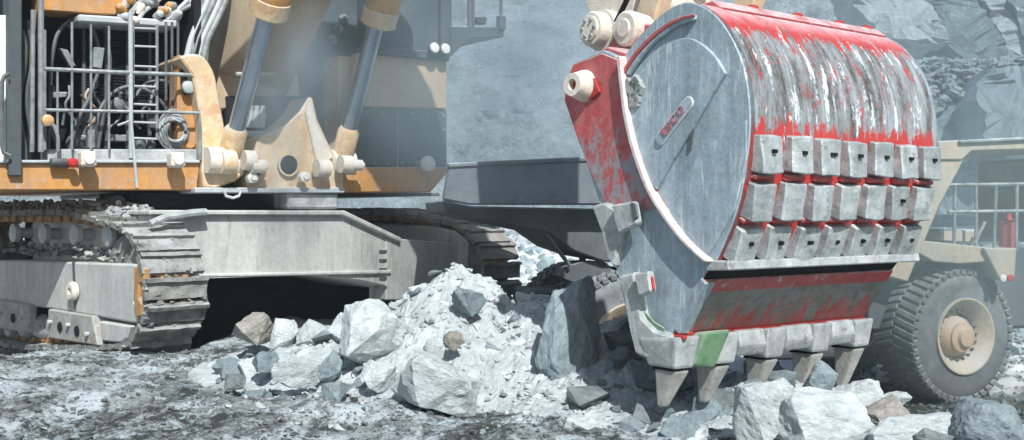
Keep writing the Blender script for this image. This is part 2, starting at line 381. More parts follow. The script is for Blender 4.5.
for i in range(1300):
    px = rng.uniform(915, 1040); py = 62 + rng.random()*36*max(.1, 1-(px-960)/120) + (px-925)*-.02
    it.append((world_at(px, py, 57 + rng.random()*2.5 - (py-60)*.05), rng.uniform(.1, .45), i))
soup('talus_stones', it, 'slab_pale')
it = []
for i in range(2600):
    y = rng.uniform(22, 75); x = rng.uniform(-.25, .62)*y
    it.append(((x, y, ground_z(x, y)), rng.uniform(.05, .28)*(1+y/120), i))
soup('far_stones', it, 'rock_grey')

# ------------------------------------------------------------------ EXCAVATOR
EA = math.atan2(.605, .796); EO = (-5.26, 21.56); E = Frame(EO, EA)
exc = empty('excavator', (*EO, 0), EA)
tag(exc, 'huge orange mining excavator on crawler tracks with a red bucket lowered over the rubble', 'excavator')
def P_y(name, pts, y0, y1, m, parent=exc, bevel=.015, label=None): return MB().prism_y(E.xz(pts, y0), y0, y1).build(name, m, parent, bevel, label=label)

# deck and skirts
skirt = P_y('side_skirt', [(-60, 163), (200, 163), (197, 190), (-60, 190)], -3.0, 4.0, 'orange_paint')
P_y('skirt_ledge', [(-60, 160), (200, 160), (200, 163), (-60, 163)], -3.08, -1.3, 'bright_steel', skirt, .01)
sk2 = P_y('side_skirt', [(334, 167), (448, 167), (448, 172), (431, 192), (334, 192)], -3.0, 3.5, 'orange_paint')
P_y('skirt_bar', [(195, 187.5), (345, 187.5), (345, 193), (195, 193)], -3.15, -2.2, 'bright_steel')
P_y('under_deck_shade', [(132, 192), (302, 193), (302, 208.5), (132, 208.5)], -2.45, -.6, 'black_void')  # added black band standing for the shade under the deck
P_y('deck_underside', [(130, 190.5), (440, 192.5), (440, 196), (130, 196)], -1.2, 3.5, 'dark_steel')
lp = MB().tube([E.hit(*p, 'y', -3.2) for p in ((224, 191), (226, 196), (233, 198), (239, 196), (241, 191))], .025, 8).build('towing_loop', 'bright_steel', exc, smooth=True)
# left engine bay: dark recess, radiator, guards
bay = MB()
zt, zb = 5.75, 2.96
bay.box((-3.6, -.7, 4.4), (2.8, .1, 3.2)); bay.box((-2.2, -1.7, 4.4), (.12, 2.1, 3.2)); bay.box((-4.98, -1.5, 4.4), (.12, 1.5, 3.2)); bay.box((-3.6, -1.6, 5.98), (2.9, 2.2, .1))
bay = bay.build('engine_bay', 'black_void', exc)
rad = P_y('radiator', [(84, 22), (172, 26), (172, 96), (84, 96)], -1.9, -1.7, 'black_void', exc, 0)
rp = E.xz([(84, 22), (172, 26), (172, 96), (84, 96)], -1.92); x0, x1 = rp[0][0], rp[1][0]; ztop, zbot = rp[0][1], rp[3][1]
sm = MB().box((0, 0, 0), (x1-x0, .05, .022), Matrix.Rotation(R(35), 3, 'X')).mesh('louver_slat', 'black_void')
nsl = 24
for i in range(nsl): link('louver_slat', sm, rad, ((x0+x1)/2, -1.95, zbot + (i+.5)*(ztop-zbot)/nsl))
for i, px in enumerate((84, 106, 128, 150, 172)): P_y('radiator_post', [(px-1.5, 20), (px+1.5, 20), (px+1.5, 148), (px-1.5, 148)], -1.99, -1.93, 'dark_steel', rad, 0)
r = random.Random(3)                                          # engine lumps and pipes inside the bay
for i in range(18):
    c = E.hit(r.uniform(62, 180), r.uniform(78, 150), 'y', -2.1 + r.random()*.5); e_ = MB()
    if i % 2: e_.lathe([(0, .05), (.02, .12), (.2, .12), (.22, .05)], c, (r.uniform(-1, 1), -.6, r.uniform(-.4, .4)), 12)
    else: e_.box(c, (r.uniform(.1, .4), .2, r.uniform(.08, .3)))
    e_.build('engine_fitting', r.choice(['dark_steel', 'dark_steel', 'rail_steel']), exc, .01)
for pts in ([(96, 150), (100, 110), (122, 88), (150, 92), (176, 120)], [(70, 150), (78, 120), (90, 96), (100, 60), (92, 26)], [(104, 26), (110, 60), (106, 100), (98, 148)],
            [(48, 150), (50, 100), (52, 60), (60, 30), (84, 12)], [(136, 96), (146, 84), (168, 82), (178, 100)]):
    MB().tube(catmull([E.hit(*p, 'y', -2.2) for p in pts], 5), .032, 8).build('engine_hose', 'dark_steel', exc, smooth=True)
# coolant header / orange top beam
P_y('top_beam', [(40, -14), (132, -10), (132, 15), (100, 14), (40, 10)], -2.5, -1.9, 'orange_paint')
P_y('header_tank', [(78, 14), (178, 20), (178, 28), (78, 22)], -2.6, -1.9, 'bright_steel', bevel=.03)
r = random.Random(8)
for i in range(16):                                            # pipework and fittings heaped over the bay roof
    px = r.uniform(110, 190); c = E.hit(px, r.uniform(-2, 20), 'y', -2.5)
    MB().lathe([(0, .03), (.02, .06+.05*r.random()), (.16, .07), (.2, .03)], c, (r.uniform(-1, 1), -.5, r.uniform(-.2, .8)), 10).build('pipe_fitting', r.choice(['bright_steel', 'cream_cast', 'rail_steel', 'orange_paint']), exc, smooth=True)
for k in range(6):
    a = r.uniform(110, 190); MB().tube(catmull([E.hit(a+q*9+r.uniform(-4, 4), 20-q*8, 'y', -2.55) for q in range(5)], 4), .04, 8).build('hydraulic_hose', r.choice(['rail_steel', 'bright_steel']), exc, smooth=True)
# guard rail in front of the bay
YG = -3.06
rail = MB().tube([E.hit(*p, 'y', YG) for p in ((44, 69), (120, 72.5), (190, 75), (197, 79), (200, 90), (200, 160))], .034, 8).build('guard_rail', 'rail_steel', exc, smooth=True)
def bar(a, b, rr, m='rail_steel', par=rail, nm='rail_bar', y=YG): return MB().tube([E.hit(*a, 'y', y), E.hit(*b, 'y', y)], rr, 8).build(nm, m, par, smooth=True)
bar((44, 110), (199, 113), .026)
for px, t in ((57.5, 69), (72, 22), (91, 24), (109, 26), (45, 30)): bar((px, t), (px, 150), .020)
bar((41, -20), (41, 152), .045); bar((33, 10), (32, 152), .035)
bar((130.5, 12), (131, 158), .036, 'bright_steel'); bar((131, 120), (137, 188), .024, 'bright_steel', y=YG-.05)
lad = bar((133, 20), (133, 98), .026, 'rail_steel', exc, 'ladder', YG+.3)
for (a, b) in (((157, 24), (157, 140)),): bar(a, b, .026, 'rail_steel', lad, 'ladder_side', YG+.3)
for py in (28, 46, 66, 86, 104, 122, 138): bar((133, py), (157, py+1), .018, 'bright_steel', lad, 'rung', YG+.3)
for px in (166, 172, 178): bar((px, 22), (px, 132), .024, 'dark_steel', exc, 'cooling_pipe', YG+.45)
# dusty ledge with odds and ends at the foot of the bay
P_y('dusty_ledge', [(48, 149), (198, 149), (198, 162), (48, 162)], -2.95, -1.2, 'cast_grey', bevel=.03)
def lamp_box(px, py, w, nm='work_lamp'):
    x, y, z = E.hit(px, py, 'y', -3.28)
    o = MB().box((x, y, z), (w, .26, w*1.05)).build(nm, 'cream_cast', exc, .03)
    MB().lathe([(0, w*.36), (.03, w*.36), (.035, w*.3)], (x, y-.13, z), (0, -1, 0), 16).build('lens', 'lamp_white', o, smooth=True)
lamp_box(87, 159, .23); lamp_box(176, 160, .23)
x, y, z = E.hit(71, 163, 'y', -3.15)
w = MB().lathe([(0, .075), (.14, .075), (.17, .04)], (x, y, z), (0, -1, 0), 14).build('warning_lamp', 'lamp_red', exc, smooth=True)
MB().lathe([(0, .07), (.25, .07)], (x-.3, y, z), (1, 0, 0), 12).build('cable_gland', 'dark_steel', w, smooth=True)
x, y, z = E.hit(45.5, 120, 'y', -3.2)
w = MB().lathe([(0, .05), (.10, .09), (.16, .085), (.18, .05)], (x, y, z), (0, -1, -.1), 18).build('side_lamp', 'lamp_amber', exc, smooth=True)
MB().tube(catmull([E.hit(*p, 'y', -3.1) for p in ((48, 120), (55, 128), (58, 140), (58, 152))], 4), .03, 8).build('lamp_cable', 'rail_steel', w, smooth=True)
hx = E.hit(173, 131, 'y', -2.75)
reel = MB()
for k in range(5):
    rr = .30 - .035*k
    reel.tube([(hx[0]+rr*math.cos(t*.35)*(.8+.05*k), hx[1]-.03*k+.05*math.sin(t*.9+k), hx[2]+rr*math.sin(t*.35)*1.15) for t in range(19)], .03, 8)
reel.build('hose_coil', 'rail_steel', exc, smooth=True)
# odds at the left edge: white side panel, dark post, grab rail
P_y('side_panel', [(-60, 15), (11, 15), (11, 166), (-60, 166)], -2.9, 2.0, 'white_panel')
P_y('corner_post', [(9, -30), (22, -30), (22, 176), (9, 176)], -3.12, -2.7, 'dark_panel')
P_y('bay_edge', [(22, 20), (40, 20), (40, 163), (22, 163)], -2.6, -2.3, 'black_void')
P_y('edge_strip', [(33, 10), (37, 10), (30, 120), (27, 120)], -2.7, -2.62, 'orange_paint')
MB().tube([E.hit(*p, 'y', -3.2) for p in ((9, 74), (4.5, 76), (2, 82), (2, 146), (4, 153), (10, 156))], .03, 8).build('grab_rail', 'dark_steel', exc, smooth=True)
for a, b in (((22, 30), (30, 160)), ((30, 30), (25, 150))):
    MB().tube(catmull([E.hit(a[0]+math.sin(q)*3, a[1]+(b[1]-a[1])*q/8, 'y', -2.75) for q in range(9)], 2), .04, 6).build('engine_hose', 'dark_steel', exc, smooth=True)

# orange slotted bracket and boom foot lugs
br = MB().prism_y(E.xz(catmull([(178, 62), (182, 56), (190, 56), (197, 66), (198, 140), (186, 148), (178, 140)], 3, True), -2.8), -2.8, -2.4).build('slotted_bracket', 'orange_paint', exc, .02)
MB().prism_y(E.xz(catmull([(182, 66), (186, 60), (190, 66), (191, 88), (187, 95), (182, 88)], 4, True), -2.86), -2.86, -2.79).build('slot', 'black_void', br)
q = E.hit(187, 87, 'y', -2.9); MB().lathe([(0, .11), (.1, .11), (.12, .07)], q, (0, -1, 0), 16).build('slot_pin', 'bright_steel', br, smooth=True)
foot = [(180, 57), (196, 54), (205, 58), (213, 70), (217, 84), (222, 112), (228, 140), (236, 152), (243, 168), (240, 178), (228, 184), (204, 188), (203, 150), (199, 110), (192, 74)]
MB().prism_y(E.xz(catmull(foot, 2, True), -3.1), -3.1, -1.6).build('boom_foot_lug', 'cream_paint', exc, .03)
def boss(px, py, y, r1, ln, m, par=exc, nm='pin_boss', ax=(1, 0, 0), x=None):
    c = E.hit(px, py, 'y', y) if x is None else E.hit(px, py, 'x', x)
    o = MB().lathe([(0, r1*.72), (.001, r1), (ln*.96, r1), (ln, r1*.9), (ln, r1*.5), (ln+.04, r1*.5), (ln+.04, .001)], c, ax, 24).build(nm, m, par, smooth=True); return o
boss(206, 160, -3.2, .22, .3, 'cream_cast'); boss(220, 162, -3.3, .20, .25, 'cream_paint')
boss(243, 160, -3.3, .17, .2, 'cream_cast'); boss(251, 166, -3.35, .12, .25, 'cream_cast')
gus = [(247, 190), (247, 160), (255, 152), (258, 138), (284, 126), (300, 112), (309, 96), (313, 98), (318, 120), (330, 146), (344, 166), (344, 190)]
gp = MB().prism_y(E.xz(gus, -3.05), -3.05, -2.3).build('boom_foot_gusset', 'cream_paint', exc, .03)
for px, py, rr in ((288, 165, .17), (256, 167, .15)):
    c = E.hit(px, py, 'y', -3.08)
    MB().lathe([(0, rr*1.18), (.05, rr*1.18), (.05, rr), (-.1, rr*.98)], c, (0, -1, 0), 28).build('hole_rim', 'cream_paint', gp, smooth=True)
    MB().lathe([(0, rr), (.012, rr)], c, (0, -1, 0), 28).build('hole_shade', 'black_void', gp)
for px, py in ((302, 177), (250, 178)): boss(px, py, -3.2, .09, .14, 'lamp_white', gp, 'bolt_head', (0, -1, 0))
MB().prism_y(E.xz([(306, 112), (311, 98), (318, 126), (334, 158), (318, 166)], -3.12), -3.12, -3.04).build('gusset_rib', 'cream_cast', gp, .02)
boss(316, 168, -3.3, .16, .25, 'cream_cast'); boss(340, 164, -3.4, .16, .22, 'cream_cast'); boss(352, 165, -3.4, .10, .2, 'cream_cast'); boss(338, 164, -2.9, .12, .2, 'cream_cast')
P_y('foot_shelf', [(222, 160), (262, 158), (262, 190), (222, 190)], -2.5, -1.5, 'dark_panel')
for i in range(3):                                             # three plug-like fittings in the shaded notch
    c = E.hit(249+i*6, 127, 'y', -2.5); MB().lathe([(0, .07), (.22, .075), (.30, .045), (.38, .045)], c, (0, -.25, 1), 12).build('hydraulic_fitting', 'bright_steel', exc, smooth=True)
P_y('notch_shelf', [(236, 131), (272, 131), (272, 137), (236, 137)], -2.6, -1.8, 'bright_steel')
P_y('notch_back', [(226, 96), (300, 96), (300, 135), (226, 135)], -1.9, -1.7, 'black_void')

# boom: from the foot up and forward, bending out of the frame to the stick
XB0, XB1 = -1.50, .12
lft = [E.hit(*p, 'x', XB0) for p in ((219, 108), (217, 71), (250, 37), (272, -6))]
rgt = [E.hit(*p, 'x', XB1) for p in ((282, 108), (287, 92), (302, 61), (331, 0))]
top = [(y+2.0, z+.25) for _, y, z in lft]; top[0] = (-.9, 3.6); top[1] = (-1.0, 4.6)
lft.append((XB0+.1, -6.6, 7.7)); rgt.append((XB1+.1, -6.6, 7.7)); top.append((-5.4, 9.2))
lft.append((XB0+.35, -8.8, 8.6)); rgt.append((XB1+.3, -8.8, 8.6)); top.append((-8.4, 10.2))
lft.append((XB0+.75, -10.8, 8.9)); rgt.append((XB1+.5, -10.8, 8.9)); top.append((-10.8, 9.8))
bb = MB(); rings = [[bb.bm.verts.new(p) for p in (l, r_, (r_[0], *t), (l[0], *t))] for l, r_, t in zip(lft, rgt, top)]
for a, b in zip(rings, rings[1:]):
    for k in range(4): bb.bm.faces.new((a[k], a[(k+1) % 4], b[(k+1) % 4], b[k]))
bb.bm.faces.new(rings[0][::-1]); bb.bm.faces.new(rings[-1])
boom = bb.build('boom', 'boom_paint', exc, .02)
for k in range(3):
    q = [Vector(lft[k]), Vector(rgt[k]), Vector(rgt[k+1]), Vector(lft[k+1])]; nn = (q[1]-q[0]).cross(q[3]-q[0]).normalized(); nn = nn if nn.y < 0 else -nn
    MB().prism([p + nn*.004 for p in q], [p + nn*.02 for p in q]).build('belly_shade_sheet', 'brown_panel', boom)  # brown tone puts the shade of the boom's underside into the colour
a, b = Vector(E.hit(236, 74, 'y', -2.9)), Vector(E.hit(275, 74, 'y', -2.9)); MB().tube([a, b], .035, 8).build('grease_line', 'truck_beige', boom, smooth=True)
# hydraulic hoses rising beside the boom
for k in range(4):
    MB().tube(catmull([E.hit(*p, 'y', -2.7) for p in ((186+k*5.5, 62), (191+k*5.5, 40), (199+k*6, 20), (209+k*6, -4), (214+k*6, -40))], 4), .055, 10).build('hydraulic_hose', 'rail_steel' if k % 2 else 'bright_steel', exc, smooth=True)
def cyl(x, a, b, c, d):
    A, B, C_, D = (Vector(E.hit(*p, 'x', x)) for p in (a, b, c, d))
    ax = (D-A).normalized(); Ln = (D-A).length
    o = MB().lathe([(0, .27), (.05, .30), (.5, .30), (.53, .285), (Ln, .285)], B, ax, 28).build('boom_cylinder', 'orange_paint', exc, smooth=True)
    MB().lathe([(-.04, .25), (0, .315), (.26, .315), (.28, .29), (.3, .29)], B, ax, 28).build('gland_nut', 'cream_paint', o, smooth=True)
    MB().lathe([(0, .145), ((B-A).length, .145)], A, ax, 24).build('piston_rod', 'chrome_rod', o, smooth=True)
    MB().lathe([(-.30, .16), (-.25, .2), (.22, .2), (.3, .15)], A, ax, 20).build('rod_eye', 'cream_paint', o, smooth=True)
    e = A - ax*.42; MB().lathe([(-.24, .2), (-.22, .24), (.22, .24), (.24, .2)], e, (1, 0, 0), 24).build('rod_bearing', 'cream_cast', o, smooth=True)
cyl(-1.75, (233, 142), (268, 14), (280, -30), (300, -110))
cyl(.45, (346, 142), (378, 24), (392, -30), (410, -110))

# cab base on the image right: panels, lamps, dark glass, catwalk
P_y('cab_base', [(338, 56), (447, 62), (447, 168), (338, 168)], -2.55, 3.0, 'brown_panel')
P_y('cab_panel', [(356, 53), (447, 60), (447, 109), (350, 106)], -2.72, -2.54, 'brown_panel', bevel=.02)
P_y('lower_panel', [(345, 107), (447, 110), (447, 167), (345, 167)], -2.66, -2.54, 'dark_panel', bevel=.02)
P_y('panel_rib', [(333, 150), (346, 106), (368, 52), (378, 52), (360, 107), (346, 160)], -2.8, -2.5, 'truck_beige', bevel=.02)
P_y('shade_toned_wall', [(290, -30), (376, -30), (372, 54), (340, 150), (312, 150), (300, 62)], -2.0, -1.8, 'glass_and_shade')  # dark tone paints the shade beside the boom onto this wall
for px, py in ((343, 19), (338, 29), (332, 40)): boss(px, py, -2.02, .09, .06, 'rail_steel', exc, 'gauge', (0, -1, 0))
P_y('cab_sill', [(370, 45), (450, 53), (450, 61), (366, 53)], -2.86, -2.4, 'dark_panel')
P_y('cab_window', [(372, -60), (449, -60), (449, 53), (372, 46)], -2.6, 2.0, 'glass_and_shade')
P_y('cab_window', [(450.5, -60), (451.5, -60), (451.5, 22), (450.5, 22)], -2.58, -2.4, 'bright_steel')
P_y('cab_pillar', [(441, -60), (452, -60), (452, 53), (441, 52)], -2.7, -2.4, 'dark_panel')
for px, py in ((431.5, 48.5), (442.5, 49.5)):
    c = E.hit(px, py, 'y', -2.92)
    o = MB().lathe([(0, .07), (.06, .12), (.11, .12)], c, (0, -1, 0), 20).build('headlight', 'dark_steel', exc, smooth=True)
    MB().lathe([(.112, .105), (.14, .09), (.15, .04)], c, (0, -1, 0), 20).build('lens', 'lamp_white', o, smooth=True)
for px, py in [(352+k*15, 111.5+k*.4) for k in range(7)] + [(349, 120+k*14) for k in range(4)] + [(444, 116+k*14) for k in range(4)] + [(360+k*14, 163) for k in range(6)]:
    c = E.hit(px, py, 'y', -2.66); MB().lathe([(0, .03), (.015, .03), (.02, .015)], c, (0, -1, 0), 6).build('panel_bolt', 'rail_steel', exc)
P_y('panel_seam', [(397, 108), (398.2, 108), (398.2, 167), (397, 167)], -2.675, -2.655, 'dark_steel', bev=0) if False else MB().prism_y(E.xz([(397, 108), (398.2, 108), (398.2, 167), (397, 167)], -2.675), -2.675, -2.655).build('panel_seam', 'rail_steel', exc)
for poly in ([(60, 48), (68, 50), (76, 66), (70, 66)], [(94, 47), (105, 48), (102, 69), (93, 67)], [(88, 126), (98, 124), (97, 148), (88, 148)], [(52, 92), (68, 92), (66, 97), (52, 98)]):
    MB().prism_y(E.xz(poly, -2.25), -2.25, -2.1).build('engine_cover', 'rail_steel', exc, .01)
for k in range(10):
    px = 58 + k*11; MB().tube(catmull([E.hit(px+r.uniform(-9, 9), 88+q*12+r.uniform(-7, 7), 'y', -2.3+r.random()*.3) for q in range(4)], 4), .022, 6).build('cable', r.choice(['rail_steel', 'dark_steel', 'dark_steel', 'rust']), exc, smooth=True)
cw = P_y('catwalk', [(448, 26), (504, 27), (504, 37), (470, 38), (452, 56), (448, 56)], -2.7, 1.5, 'dark_panel')
for px in (469, 473, 501): MB().tube([E.hit(px, 27, 'y', -2.68), E.hit(px, -60, 'y', -2.68)], .035, 8).build('rail_post', 'dark_steel', cw, smooth=True)
c = E.hit(480, 24, 'y', -2.6); MB().lathe([(0, .12), (.12, .14), (.2, .05)], c, (0, 0, 1), 12).build('beacon', 'dark_steel', cw, smooth=True)
c = E.hit(501, 23, 'y', -2.7); MB().box(c, (.16, .16, .3)).build('post_socket', 'dark_steel', cw, .02)
c = E.hit(425, 165, 'y', -3.1); MB().lathe([(0, .1), (.06, .15), (.14, .15), (.16, .08)], c, (0, -1, .2), 16).build('work_lamp', 'cream_cast', exc, smooth=True)

# slew ring and small stuff under the deck
MB().lathe([(0, 1.95), (.28, 1.95), (.28, 1.75), (.34, 1.75)], (-.35, .1, 2.16), (0, 0, 1), 48).build('slew_ring', 'dark_steel', exc, smooth=True)
c = E.hit(118, 203, 'y', -2.4)
hr = MB().lathe([(-.5, .12), (0, .13), (.02, .13), (.02, .05)], c, (0, -1, 0), 16).build('pipe_end', 'dark_steel', exc, smooth=True)
MB().lathe([(.02, .05), (.03, .05)], c, (0, -1, 0), 12).build('pipe_plug', 'lamp_white', hr, smooth=True)
MB().lathe([(0, .2), (.08, .2), (.1, .16)], E.hit(316, 205, 'y', -2.9), (0, -1, 0), 16).build('swivel_cap', 'dark_steel', exc, smooth=True)
MB().box(E.hit(305, 201, 'y', -2.7), (1.0, .7, .3)).build('dusty_block', 'cast_grey', exc, .04)
c = E.hit(196, 203, 'y', -2.2); MB().lathe([(0, .12), (.14, .12), (.22, .03)], c, (0, 0, 1), 14).build('grease_cap', 'cast_grey', exc, smooth=True)

# ---------- undercarriage: its own frame, turned a little against the upper body
TX = Vector((.69, .724, 0)).normalized(); TA = math.atan2(TX.y, TX.x); TO = (-5.42, 15.66); T = Frame(TO, TA)
l0 = E.loc(*TO)
def tpart(name, me, label=None):
    o = link(name, me, exc, (l0[0], l0[1], 0), label); o.rotation_euler = (0, 0, TA-EA); return o
GAUGE = 7.05; SW = 1.02
prof = [(.0, 1.0), (.10, .60), (.42, .24), (.85, .09), (2., -.03), (3.5, -.16), (5., -.26), (6.6, -.2), (7.3, .25), (7.75, .8), (7.75, 1.35), (7.35, 1.9), (6.6, 2.12), (5.6, 2.15), (4.4, 2.14), (3.3, 2.15), (2.4, 2.10), (1.6, 2.0), (.95, 1.92), (.48, 1.72), (.16, 1.40)]
path = catmull(prof, 8, True)
def resample(path, n):
    P_ = [Vector(p) for p in path] + [Vector(path[0])]; d = [0]
    for a, b in zip(P_, P_[1:]): d.append(d[-1]+(b-a).length)
    out = []
    for k in range(n):
        t = d[-1]*k/n; i = max(j for j in range(len(d)) if d[j] <= t); i = min(i, len(P_)-2)
        f = (t-d[i])/(d[i+1]-d[i]); p = P_[i].lerp(P_[i+1], f); tg = (P_[i+1]-P_[i]).normalized(); out.append((p, tg))
    return out, d[-1]
NS = 47
pts, per = resample(path, NS); pitch = per/NS
sh_b = MB().box((SW/2, 0, 0), (SW, pitch*.84, .09)); sh_b.box((SW/2, pitch*.33, .07), (SW*.98, .06, .08))
bmesh.ops.subdivide_edges(sh_b.bm, edges=[e for e in sh_b.bm.edges if e.calc_length() > .2], cuts=7, use_grid_fill=True)
shoes = []
def rough_shoe(k, m):
    me = shoe_base.copy(); me.materials[0] = M[m]
    for v in me.vertices:
        p = Vector(v.co); q = p*6 + Vector((k*13, 0, 0)); v.co = p + Vector((noise.noise(q)*.012, noise.noise(q+Vector((0, 5, 0)))*.014, noise.noise(q+Vector((0, 0, 5)))*.018))
    return me
shoe_base = sh_b.mesh('track_shoe', 'track_dirt')
lk = MB().box((.33, 0, -.11), (.1, pitch*1.02, .13)); lk.box((.69, 0, -.11), (.1, pitch*1.02, .13)); lk.lathe([(0, .055), (.56, .055)], (.22, pitch*.5, -.12), (1, 0, 0), 8)
link_me = lk.mesh('chain_link', 'rust', .015)
def make_track(off, mshoe, mbeam, lab):
    near = off == 0
    def yz(pts, x): return T.yz(pts, x)
    if near:
        pl = yz([(-40, 262), (8, 260), (70, 262), (134, 264), (144, 268), (144, 298), (134, 302), (140, 318), (138, 324), (70, 312), (0, 301), (-40, 296)], .06)
    else: pl = [(.42, 1.55), (.8, 1.78), (1.6, 1.88), (6.3, 1.95), (6.3, .3), (.9, .3), (.5, .8)]
    tr = MB().prism_x(pl, .06 if near else -.02, .94)
    tr = tpart('crawler_track', tr.mesh('crawler_track', mbeam, .03), lab); tr.location = (l0[0] + off*math.cos(TA-EA), l0[1] + off*math.sin(TA-EA), 0)
    rr = random.Random(2)
    sm_ = [rough_shoe(k, mshoe) for k in range(5)]
    for p, tg in pts:
        if not near and p.x > 6.9: continue
        a = math.atan2(tg.y, tg.x)
        s = link('track_shoe', rr.choice(sm_), tr, (rr.uniform(-.03, .03), p.x, p.y)); s.rotation_euler = (a + math.pi + rr.uniform(-.03, .03), 0, 0)
        s = link('chain_link', link_me, tr, (0, p.x, p.y)); s.rotation_euler = (a + math.pi, 0, 0)
    MB().prism_x([(1.0, .1), (1.0, 1.88), (2.2, 2.0), (6.6, 2.02), (6.9, -.1)], .90, .96).build('inner_shade_sheet', 'black_void', tr)  # added black sheet painting the shade behind the rollers
    wl = [(0, .16), (0, .7), (.05, .78), (.2, .78), (.22, .7), (.44, .7), (.46, .78), (.6, .78), (.65, .7), (.65, .16)]
    MB().lathe(wl, (.17, .95, 1.02), (1, 0, 0), 36).build('idler', 'track_dirt', tr, smooth=True)
    MB().lathe(wl, (.17, 6.9, 1.05), (1, 0, 0), 36).build('sprocket', 'track_dirt', tr, smooth=True)
    for y in (1.55, 2.75, 4.0, 5.3): MB().lathe([(0, .08), (.03, .17), (.12, .17), (.14, .1), (.4, .1), (.42, .17), (.52, .17), (.55, .08)], (.12, y, 1.77), (1, 0, 0), 20).build('carrier_roller', 'bright_steel', tr, smooth=True)
    for k in range(8): MB().lathe([(0, .08), (.02, .16), (.14, .22), (.2, .22), (.22, .17), (.55, .17), (.6, .22), (.68, .2), (.8, .08)], (.1, 1.75+k*.62, .33-.05*k), (1, 0, 0), 20).build('track_roller', 'cast_grey', tr, smooth=True)
    return tr
trk = make_track(0, 'track_dirt', 'grey_paint', 'near crawler track, crusted with dark dirt')
trf = make_track(GAUGE, 'track_far', 'grey_paint', 'far crawler track, dusty brown')
tx = lambda pts, x: T.yz(pts, x)
# cast roller guards, wedge, lifting eye, front guide on the near side
for poly in ([(-40, 297), (2, 300), (30, 305), (27, 333), (2, 329), (-40, 325)], [(48, 309), (92, 316), (98, 346), (48, 338)]):
    MB().prism_x(tx(poly, -.02), -.02, .12).build('roller_guard', 'guard_steel', trk, .02)
for px, py in ((13, 318), (60, 327), (77, 331), (-8, 315)):
    h = T.hit(px, py, 'x', -.03); MB().lathe([(0, .085), (.012, .085)], h, (-1, 0, 0), 16).build('guard_hole', 'black_void', trk)
for px, py in ((1, 313), (22, 318), (51, 322), (69, 325), (88, 334)):
    h = T.hit(px, py, 'x', -.03); MB().lathe([(-.02, .03), (.05, .04), (.06, .02)], h, (-1, 0, 0), 10).build('guard_bolt', 'bright_steel', trk)
MB().prism_x(tx([(99, 321), (130, 326), (126, 338), (121, 343), (102, 341)], .02), .02, .4).build('guide_wedge', 'grey_paint', trk, .025)
MB().prism_x(tx([(134, 266), (144, 268), (144, 282), (139, 284), (138, 298), (142, 304), (141, 316), (136, 318), (133, 300)], -.01), -.01, .1).build('idler_guide', 'rust', trk, .02)
h = T.hit(75, 291, 'x', .03)
eye = MB().lathe([(0, .06), (0, .15), (.05, .16), (.10, .13), (.10, .06), (0, .06)], h, (-1, 0, 0), 20).build('lifting_eye', 'cream_cast', trk, smooth=True)
MB().lathe([(0, .055), (.02, .055)], h, (-1, 0, 0), 12).build('eye_hole', 'black_void', eye)
MB().prism_x(tx([(72, 262), (74, 262), (76, 310), (74, 310)], .045), .045, .07).build('weld_seam', 'dark_steel', trk)
it = []
r = random.Random(12)
for i in range(420):                                           # dirt lying on the frame and the track
    y = r.uniform(.9, 6.4); it.append(((r.uniform(.1, .9), y, 1.38 + r.random()**2*.2 + .03*(y > 3)), r.uniform(.02, .09), i))
for i in range(260):
    y = r.uniform(1.0, 7); it.append(((r.uniform(.05, .95), y, 2.0+.14*sstep(1, 3, y)+.03), r.uniform(.02, .07), i))
for i in range(900):                                           # mud caked between the grousers round the front
    p, tg = pts[r.randrange(len(pts))]
    if p.x > 5: continue
    f = r.uniform(-.5, .5)*pitch; nrm = Vector((tg.y, -tg.x)); it.append(((r.random()**1.5*SW, p.x+tg.x*f+nrm.x*.02, p.y+tg.y*f+nrm.y*.02), r.uniform(.02, .075), i))
soup('dirt_clods', it, 'track_dirt', trk)
mud = []                                                       # grey mud lying along the top run
for i in range(1500):
    y = r.uniform(1.3, 7.2); mud.append(((r.uniform(.3, 1.0), y, 2.02+.16*sstep(.6, 3, y)+r.random()**2*.14), r.uniform(.03, .11), i))
soup('top_mud', mud, 'cast_grey', trk)
# car body between the tracks
yf = .75
cb = MB().prism_y([(h[0], h[2]) for h in (T.hit(*p, 'y', yf) for p in ((150, 214), (345, 214), (400, 242), (400, 290), (360, 281), (300, 274), (205, 277), (150, 277)))], yf, 5.2)
cb = tpart('car_body', cb.mesh('car_body', 'grey_paint', .03))
def cbp(nm, pts, y0, y1, m, bev=.02): return MB().prism_y([(h[0], h[2]) for h in (T.hit(*p, 'y', y0) for p in pts)], y0, y1).build(nm, m, cb, bev)
cbp('top_flange', [(150, 210), (345, 210.5), (402, 238), (402, 243), (344, 215.5), (150, 215)], yf-.12, yf+.6, 'grey_paint')
cbp('bottom_flange', [(196, 274), (392, 270), (392, 274), (196, 278)], yf-.08, yf+.3, 'grey_paint')
cbp('track_leg', [(386, 238), (402, 239), (455, 243), (467, 251), (480, 277), (486, 300), (386, 300)], yf-.02, yf+.5, 'grey_paint')
cbp('belly_shade_sheet', [(196, 279), (300, 276), (400, 290), (396, 350), (196, 350)], yf+2.2, yf+2.4, 'black_void')  # added black sheet standing for the shade beneath the car body
for k in range(5): cbp('joint_bolt', [(380, 250+k*9), (387, 250+k*9), (387, 252.5+k*9), (380, 252.5+k*9)], yf-.03, yf+.1, 'dark_steel', 0)
MB().tube([T.hit(*p, 'y', yf-.2) for p in ((150, 224), (166, 217), (192, 213), (206, 212))], .06, 8).build('grease_pipe', 'cast_grey', cb, smooth=True)

